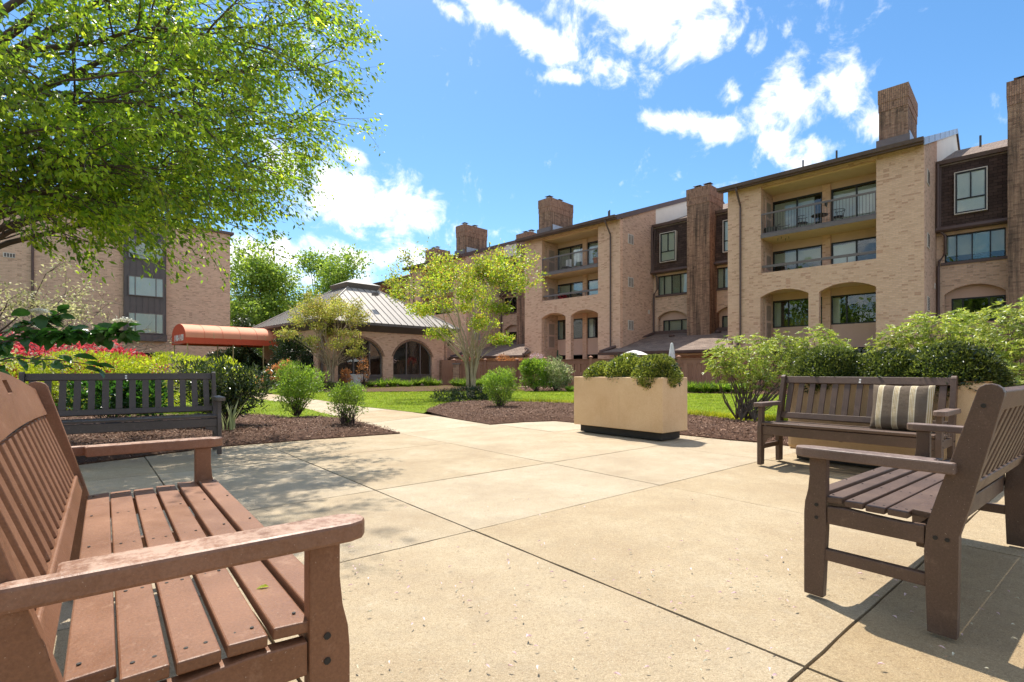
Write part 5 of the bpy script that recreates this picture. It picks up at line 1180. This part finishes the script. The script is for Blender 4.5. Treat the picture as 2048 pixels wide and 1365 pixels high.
leggy('flowering_shrub', 'leggy green shrub with bare stems between the middle planter and the bench', 4.45, 9.75, [(-.1, 0, 1.18, .62, .45, .40), (-.45, 0, 1.05, .35, .4, .36), (.5, .1, 1.15, .55, .45, .45), (.9, .3, 1.38, .4, .4, .32), (.1, -.2, .72, .35, .3, .2), (1.0, .1, .9, .4, .4, .4)], 7500, .075, .024, 'leaf_rhodo', 81)
leggy('flowering_shrub', 'tall pale green shrub rising behind the left half of the right planter', 5.9, 9.9, [(0, 0, 1.36, .45, .45, .38), (.35, .1, 1.1, .45, .4, .4), (-.2, 0, .9, .45, .4, .4)], 5200, .075, .024, 'leaf_rhodo', 82)
leggy('flowering_shrub', 'broad green shrub right of the planter shrubs, orange leaf tips at its left', 6.75, 8.0, [(-.3, 0, 1.45, .55, .5, .33), (.3, .2, 1.55, .5, .5, .35), (-.7, .1, 1.3, .35, .4, .3), (.3, 0, 1.1, .5, .5, .4)], 6500, .075, .024, 'leaf_rhodo', 83)
leggy('flowering_shrub', 'largest green shrub cut off by the right edge, many fine stems below', 6.55, 6.65, [(0, 0, 1.45, .55, .5, .40), (.6, .1, 1.6, .55, .5, .42), (.2, -.1, 1.05, .6, .45, .35), (.8, 0, 1.1, .5, .5, .5), (-.35, -.2, .75, .3, .3, .3)], 9500, .07, .023, 'leaf_rhodo', 84, stems=120, base=.25, z0=.04)

# ------------------------------------------------------------------ trees
def grow(segs, tips, p, d, L, r0, depth, rr, droop=0.0, spread=.5, shrink=.74, kids_=(2, 3), wob=.12, up=0.0, steps=4):
    """recursive limb: appends (points, radii) to segs, twig points to tips"""
    pts = [p.copy()]; rad = [r0]; q = p.copy(); dd = d.normalized()
    for i in range(steps):
        dd = (dd + Vector((rr.normal() * wob, rr.normal() * wob, rr.normal() * wob * .7 + up - droop * (1 + i * .3)))).normalized()
        q = q + dd * L / steps; pts.append(q.copy()); rad.append(r0 * (1 - .42 * (i + 1) / steps))
        if depth <= 1: tips.append((q.copy(), dd.copy(), depth))
    segs.append((pts, rad, depth))
    if depth > 0:
        for k in range(int(rr.integers(kids_[0], kids_[1] + 1))):
            a = rr.uniform(0, 6.28); t1 = dd.cross(Vector((.2, .3, 1))).normalized(); t2 = dd.cross(t1)
            nd = (dd + (t1 * math.cos(a) + t2 * math.sin(a)) * spread * rr.uniform(.6, 1.3)).normalized()
            b = pts[-1] if k < 2 else pts[int(rr.integers(2, steps + 1))]
            grow(segs, tips, b, nd, L * shrink * rr.uniform(.8, 1.15), rad[-1] * .82, depth - 1, rr, droop, spread, shrink, kids_, wob, up, steps)
def limbs(name, segs, mat, parent, minr=.0015, sides=(4, 5, 7)):
    m = MB()
    for pts, rad, dep in segs: m.tube(pts, [max(x, minr) for x in rad], sides[0] if dep <= 1 else (sides[1] if dep == 2 else sides[2]), False)
    return m.build(name, mat, parent, smooth=True, fix=False)
def crape(label, x, y, seed, H, W, nl, mat, L=.07, Wd=.035, nst=7, offx=0.0):
    t = thing('crape_myrtle', label, 'tree', (x, y, 0)); rr = np.random.default_rng(seed); segs = []; tips = []
    for i in range(nst):
        a = i * 6.28 / nst + rr.uniform(-.3, .3); b = Vector((math.cos(a) * .09, math.sin(a) * .09, 0)); out_ = (.35 if i % 2 else .95) * W / 2.6
        # stem: vertical first, then fanning
        z1 = .8 + rr.uniform(0, .3); p1 = b + Vector((math.cos(a) * .06, math.sin(a) * .06, z1)); p2 = p1 + Vector((math.cos(a) * .28 * out_ + offx * .1, math.sin(a) * .28 * out_, H * .20))
        segs.append(([b, b.lerp(p1, .5) + Vector((rr.normal() * .02, rr.normal() * .02, 0)), p1, p2], [.062, .055, .048, .036], 3))
        grow(segs, tips, p2, Vector((math.cos(a) * out_ + offx, math.sin(a) * out_, 1.45)), H * .26, .034, 4, rr, 0, .5, .72, (2, 3), .10, .03, 3)
    limbs('trunk', segs, 'bark_crape', t)
    P = []; D = []
    per = max(1, int(nl / len(tips)))
    for q, dd, dep in tips:
        for _ in range(per):
            o_ = rr.normal(size=3) * .12; P.append((q.x + o_[0], q.y + o_[1], q.z + o_[2])); D.append((dd.x + rr.normal() * .8, dd.y + rr.normal() * .8, dd.z * .5 + rr.normal() * .8))
    P = np.array(P); D = np.array(D); k = nl // 2; lob = []
    for i in range(16):
        a = i * 2.4 + rr.uniform(-.2, .2); zz = H * (.42 + .045 * (i % 8)); ra = W * (.42 + .42 * ((i * 7) % 5) / 4); s_ = rr.uniform(.30, .52) * W / 2.6; lob.append((math.cos(a) * ra, math.sin(a) * ra, zz + .14 * ra, s_ * 1.15, s_ * 1.15, s_ * .62))
    P2, d2 = blob_points(lob, k, .15, .3, seed); D2 = d2 * .4 + rr.normal(size=P2.shape) * .7 + [0, 0, .4]
    bs = []
    for i in range(nst): bs.append((math.cos(i * 6.28 / nst) * .34 * W / 2.6, math.sin(i * 6.28 / nst) * .34 * W / 2.6, 1.25 + .1 * (i % 3)))
    branch_net(P2, bs, 55, seed + 2, .013, .10).build('twigs', 'bark_crape', t, fix=False)
    P = np.concatenate([P, P2]); D = np.concatenate([D, D2])
    leaves('crown', P, D, L * rr.uniform(.6, 1.3, len(P)), Wd, mat, t, upbias=.3)
    return t, P
t1, P1 = crape('larger crape myrtle on the lawn with several fanning pale stems and yellow-green leaves', -1.50, 18.8, 3, 4.75, 2.3, 10000, 'leaf_crape', .105, .055, 9)
t2, P2 = crape('smaller crape myrtle right in front of the pavilion corner', -9.95, 28.3, 5, 4.35, 2.7, 8000, 'leaf_crape_pale', .125, .06, 9)
for P_, (x, y) in ((P1, (-1.5, 18.8)), (P2, (-9.95, 28.3))):
    u = 1024 + (P_[:, 0] + x) / (P_[:, 1] + y) * F; v = 742 - (P_[:, 2] - 1) / (P_[:, 1] + y) * F; print('crape', np.percentile(u, [1, 50, 99]), np.percentile(v, [1, 50, 99]))
shrub('basal_shoots', 'leafy shoots round the foot of the smaller crape myrtle', 'plant', -9.9, 27.7, [(0, 0, .15, .9, .5, .22)], 1500, .12, .03, 'leaf_yew_dark', stems=0, seed=90)

def bgtree(label, x, y, H, Rr, n, seed, mat='leaf_bg', L=.34, Wd=.22, zc=.62, trunk=.22, shape='round'):
    t = thing('tree', label, 'tree', (x, y, 0)); r = np.random.default_rng(seed); lobes = []
    for i in range(24):
        a = r.uniform(0, 6.28); h = r.uniform(.18, .95); wd = Rr * (1 - ((h - .55) / .6) ** 2 * .75) if shape == 'round' else Rr * (1.05 - h)
        rad = r.uniform(.3, .95) * wd; s = Rr * r.uniform(.34, .56); lobes.append((math.cos(a) * rad, math.sin(a) * rad, H * h, s, s, s * .8))
    P, d = blob_points(lobes, n, .35, .3, seed); D = r.normal(size=P.shape) + d * .5; leaves('crown', P, D, L * r.uniform(.6, 1.3, n), Wd, mat, t, upbias=.8)
    segs = []; tips = []; m = MB(); m.tube([(0, 0, 0), (.1, 0, H * .3), (0, .1, H * .75)], [trunk, trunk * .7, trunk * .2], 7)
    for l in lobes: m.tube([(.05, 0, H * .22), (l[0] * .5, l[1] * .5, H * .2 + l[2] * .5), l[:3]], [trunk * .4, trunk * .25, .03], 5)
    m.build('trunk', 'bark_grey', t, smooth=True, fix=False); return t
bgtree('tall bright green tree right behind the edge of the left brick building', -28.4, 56, 14.2, 4.2, 11000, 101)
bgtree('green tree between the left building and the pavilion roof', -25.2, 57, 12.8, 3.6, 9000, 102)
bgtree('round topped green tree above the left slope of the pavilion roof', -23.2, 62, 15.0, 4.0, 10000, 103)
bgtree('spreading green tree directly behind the pavilion cupola', -19.8, 61, 14.4, 3.8, 9000, 104)
bgtree('lower green tree behind the left eave of the pavilion', -27.0, 50, 8.2, 3.0, 6000, 105)
bgtree('greyish conical evergreen at the right edge of the left building', -24.3, 46.5, 6.0, 1.5, 4200, 106, 'leaf_holly', .2, .1, shape='cone')
bgtree('dark green tree behind the pavilion, low between trunk gaps', -33.5, 64, 10.0, 4.0, 5500, 107)
for i, (x, y) in enumerate(((-60, 70), (-48, 78), (-38, 74))): bgtree(('far tree behind the left building, left one', 'far tree behind the left building, middle one', 'far tree behind the left building, right one')[i], x, y, 9.5, 5, 2500, 110 + i, L=.5, Wd=.35)

for i, (x, y, H_, R_) in enumerate(((-27, -17, 15, 6), (-38, -6, 16, 7), (-16, -27, 15, 6), (-46, 6, 15, 7))):
    bgtree(('broad tree behind the viewer, mirrored in the windows', 'tallest tree far left behind the viewer', 'tree behind the viewer nearest the right wing axis', 'tree farthest out on the left behind the viewer')[i], x, y, H_, R_, 4200, 120 + i, L=.7, Wd=.5)

# cream flowering dogwood at the left edge and a bare one before the building
t = thing('dogwood', 'small tree with pale cream blossoms at the left edge', 'tree', (-9.2, 8.3, 0)); rr = np.random.default_rng(12); segs = []; tips = []
for i in range(5): grow(segs, tips, Vector((0, 0, .8)), Vector((rr.normal() * .5 + .4, rr.normal() * .4, .8)), 1.0, .04, 3, rr, 0, .6, .75, (2, 3), .1, -.02, 3)
segs.append(([Vector((0, 0, 0)), Vector((0, 0, .8))], [.07, .06], 3)); limbs('trunk', segs, 'bark_dark', t)
P = np.array([list(q) for q, _, _ in tips for _ in range(9)]) + rr.normal(size=(len(tips) * 9, 3)) * .07; leaves('blossoms', P, rr.normal(size=P.shape) + [0, 0, .4], .06, .03, 'leaf_cream', t, upbias=1.0)
t = thing('bare_tree', 'almost bare spreading tree with few white blossoms before the left building', 'tree', (-17.6, 21.0, 0)); rr = np.random.default_rng(13); segs = []; tips = []
for i in range(6): grow(segs, tips, Vector((0, 0, 1.0)), Vector((math.cos(i * 1.05) * .75, math.sin(i * 1.05) * .75, .75)), 1.25, .05, 4, rr, 0, .55, .74, (2, 3), .12, -.03, 3)
segs.append(([Vector((0, 0, 0)), Vector((.05, 0, 1.05))], [.11, .09], 4)); limbs('trunk', segs, 'bark_twig', t, minr=.006)
sel = [tips[i] for i in rr.choice(len(tips), 160)]; P = np.array([list(q) for q, _, _ in sel]); leaves('blossoms', P, rr.normal(size=P.shape), .09, .05, 'leaf_cream', t)
t = thing('viburnum', 'near branch of big dark green leaves with white flower clusters at the left edge', 'shrub', (-4.2, 3.55, 0))
# stems come in from beyond the left edge, arching to the right
O = Vector((-4.2, 3.55, 0)); m = MB(); stems_ = []
def seen(u, v, Y): return Vector(((u - 1024) / F * Y, Y, 1 - (v - 742) / F * Y)) - O
main = [seen(-120, 730, 3.3), seen(-20, 690, 3.2), seen(90, 668, 3.15), seen(180, 665, 3.1), seen(262, 664, 3.05)]
side_ = [seen(-60, 740, 3.1), seen(20, 716, 3.05), seen(110, 720, 3.0), seen(200, 732, 3.0)]
third = [seen(20, 660, 3.2), seen(90, 640, 3.2), seen(125, 625, 3.2)]
up_ = [Vector((0, 0, 0)), Vector((.25, -.1, .6)), main[0]]
m.tube(up_, [.02, .016, .012], 6); m.tube(main, [.010, .008, .006, .005, .003], 6); m.tube([main[0]] + side_, [.008, .006, .005, .004, .002], 5); m.tube([main[1]] + third, [.006, .005, .004, .003], 5)
m.build('stems', 'bark_dark', t, fix=False)
rr = np.random.default_rng(15)
def bigleaf(L, W):
    xs = [0, .2, .45, .7, .9, 1]; ws = [.04, .72, 1.0, .8, .35, 0]; vs = []; 
    for x, w in zip(xs, ws): vs += [(x * L, w * W / 2, w * W * .16 - .10 * L * x * x), (x * L, 0, -.10 * L * x * x), (x * L, -w * W / 2, w * W * .16 - .10 * L * x * x)]
    fs = [(3 * i + a, 3 * i + 1 + a, 3 * i + 4 + a, 3 * i + 3 + a) for i in range(5) for a in (0, 1)]
    me = bpy.data.meshes.new('leaf'); me.from_pydata(vs, [], fs); me.materials.append(MATS['leaf_viburnum']); me.polygons.foreach_set('use_smooth', [True] * len(fs)); return me
bl = [bigleaf(.085, .052), bigleaf(.07, .045), bigleaf(.098, .058)]
def put_leaf(p, d, roll, me, parent, s=1):
    q = d.to_track_quat('X', 'Z'); o = bpy.data.objects.new('leaf', me); C.objects.link(o); o.parent = parent; o.location = p; o.rotation_mode = 'QUATERNION'
    from mathutils import Quaternion
    o.rotation_quaternion = q @ Quaternion((1, 0, 0), roll); o.scale = (s, s, s); return o
def along3(pts, f):
    k = min(int(f * (len(pts) - 1)), len(pts) - 2); return pts[k].lerp(pts[k + 1], f * (len(pts) - 1) - k), (pts[k + 1] - pts[k]).normalized()
for (pts, n) in ((main, 215), (side_, 34), (third, 40)):
    for i in range(n):
        f = rr.uniform(.05, 1) if n > 100 else rr.uniform(0, 1)
        p, d = along3(pts, f); p = p + Vector(rr.normal(size=3) * .018)
        dd = (d * .5 + Vector((rr.normal() * .7, rr.normal() * .7, rr.normal() * .35 - .35))).normalized()
        put_leaf(p, dd, rr.normal() * .5, bl[i % 3], t, rr.uniform(.75, 1.2))
put_leaf(seen(2, 738, 2.9), Vector((.3, 0, -.8)), .3, bl[2], t)
def umbel(c, n, rad):
    P = []; D = []
    for i in range(n):
        a = rr.uniform(0, 6.28); r_ = rad * math.sqrt(rr.uniform()); P.append((c.x + math.cos(a) * r_, c.y + math.sin(a) * r_, c.z + rr.normal() * .006 - r_ * .25)); D.append((rr.normal(), rr.normal(), .3))
    leaves('flower_cluster', P, D, .02, .015, 'flower_white', t, upbias=2)
leafmat('flower_white', [(.70, .68, .55), (.80, .79, .70)], (1.1, 1.1, 1.0), .6, tmix=.3)
umbel(seen(250, 640, 3.05), 160, .055); umbel(seen(80, 622, 3.15), 110, .045); umbel(seen(213, 690, 3.4), 90, .05)

# the big tree: trunk outside the picture on the left, limbs layered over the patio
t = thing('shade_tree', 'large tree reaching in from the upper left with drooping light green sprays', 'tree', (-6.9, 6.2, 0)); rr = np.random.default_rng(31); segs = []; tips = []; O = Vector((-6.9, 6.2, 0))
TU, TV = .90, -25
segs.append(([Vector((0, 0, 0)), Vector((.05, 0, 1.2)), Vector((0, .1, 2.4)), Vector((.15, .1, 3.6)), Vector((.1, .2, 5.2))], [.26, .22, .19, .16, .12], 4))
def seen2(u, v, Y): u = u * TU; v = v * .87 if v > 150 else v; return Vector(((u - 1024) / F * Y, Y, 1 - (v - 742) / F * Y)) - O
tg = [  # (start height, end point in the crown, base radius)
    (2.3, seen2(440, 500, 7.6), .05), (2.3, seen2(300, 440, 6.3), .05), (2.5, seen2(520, 440, 7.4), .055), (2.6, seen2(120, 420, 5.6), .045), (2.7, seen2(560, 400, 7.8), .055),
    (2.8, seen2(250, 380, 5.2), .05), (3.0, seen2(570, 380, 8.6), .06), (3.1, seen2(420, 370, 6.0), .055), (3.2, seen2(640, 290, 7.8), .07), (3.3, seen2(520, 250, 6.6), .06), (3.5, seen2(690, 170, 7.2), .07),
    (3.6, seen2(340, 250, 5.0), .06), (3.7, seen2(730, 140, 8.4), .06), (3.9, seen2(600, 90, 6.2), .07), (4.0, seen2(660, 60, 7.6), .06), (4.2, seen2(460, 60, 5.2), .06), (4.5, seen2(700, -60, 7.0), .07), (4.6, seen2(560, -150, 6.2), .07),
    (4.8, seen2(400, -200, 5.4), .06), (5.0, seen2(720, -250, 8.0), .06), (3.0, seen2(60, 300, 4.6), .05), (3.4, seen2(160, 150, 4.4), .05), (5.0, seen2(100, -150, 4.6), .06), (2.4, seen2(20, 430, 5.0), .04), (2.4, seen2(200, 450, 7.2), .04), (4.2, seen2(250, 60, 6.8), .05), (3.2, seen2(250, 330, 8.2), .05), (3.4, seen2(620, 330, 8.8), .05)]
for (z, e, r0) in tg:
    s = Vector((.05, .1, z)); d = e - s; L = d.length; q = s; pts = [s]; 
    for f in (.2, .4, .6, .8, 1.0):
        p = s.lerp(e, f) + Vector((rr.normal() * .10, rr.normal() * .10, math.sin(f * math.pi) * L * .07 + rr.normal() * .05)); pts.append(p)
    rad = [r0 * (1 - i / 5) ** 1.1 * .8 + .004 for i in range(6)]; segs.append((pts, rad, 3))
    # side branches, flattened and drooping at the ends
    dn = d.normalized(); sd = dn.cross(Vector((0, 0, 1))).normalized()
    for i in range(17):
        f = rr.uniform(.25, 1.0); k = min(int(f * 5), 4); b = pts[k].lerp(pts[k + 1], f * 5 - k)
        nd = dn * rr.uniform(.4, 1.1) + sd * rr.choice((-1, 1)) * rr.uniform(.2, .9) + Vector((0, 0, rr.normal() * .15))
        grow(segs, tips, b, nd, rr.uniform(.42, .78), .011, 2, rr, .022, .5, .72, (2, 3), .10, 0, 4)
limbs('trunk', segs, 'bark_dark', t, minr=.0018)
P = []; D = []
for q, dd, dep in tips:
    for _ in range(4 if rr.uniform() < .62 else 2):
        o_ = rr.normal(size=3) * .05; P.append((q.x + o_[0] + dd.x * .02, q.y + o_[1], q.z + o_[2] - .01)); s_ = rr.normal(size=3) * .55; D.append((dd.x * .8 + s_[0], dd.y * .8 + s_[1], dd.z * .4 + s_[2] - .55))
P = np.array(P); D = np.array(D); print('tree leaves', len(P)); n = len(P)
W0 = P + np.array(O); u = 1024 + W0[:, 0] / W0[:, 1] * F; v = 742 - (W0[:, 2] - 1) / W0[:, 1] * F
keep = rr.uniform(size=n) < np.where((u > -150) & (v > -350), 1, .6); dist = np.linalg.norm(W0 - [0, 0, 1], axis=1)
vis = np.where(keep & (u > 5) & (v > 5) & (u < 760))[0]; near = vis[np.argsort(dist[vis])[:300]]; keep[near] = False
leaves('foliage', P[keep], D[keep], .080 * rr.uniform(.55, 1.3, keep.sum()), .034, 'leaf_tree', t, upbias=.35, fold=.18)
lm = []
for L in (.08, .092, .065):
    co, f = leaf_arrays(np.zeros((1, 3)), np.array([[1., 0, 0]]), L, .034, upbias=3); me = bpy.data.meshes.new('leaf'); me.from_pydata([tuple(x) for x in co], [], [tuple(x) for x in f]); me.materials.append(MATS['leaf_tree_near']if 'leaf_tree_near' in MATS else MATS['leaf_tree']); lm.append(me)
for i, k in enumerate(near):
    put_leaf(Vector(P[k]), Vector(D[k]).normalized(), rr.normal() * .7, lm[i % 3], t)
print('tris', sum(len(o.data.polygons) for o in C.objects if o.type == 'MESH'))
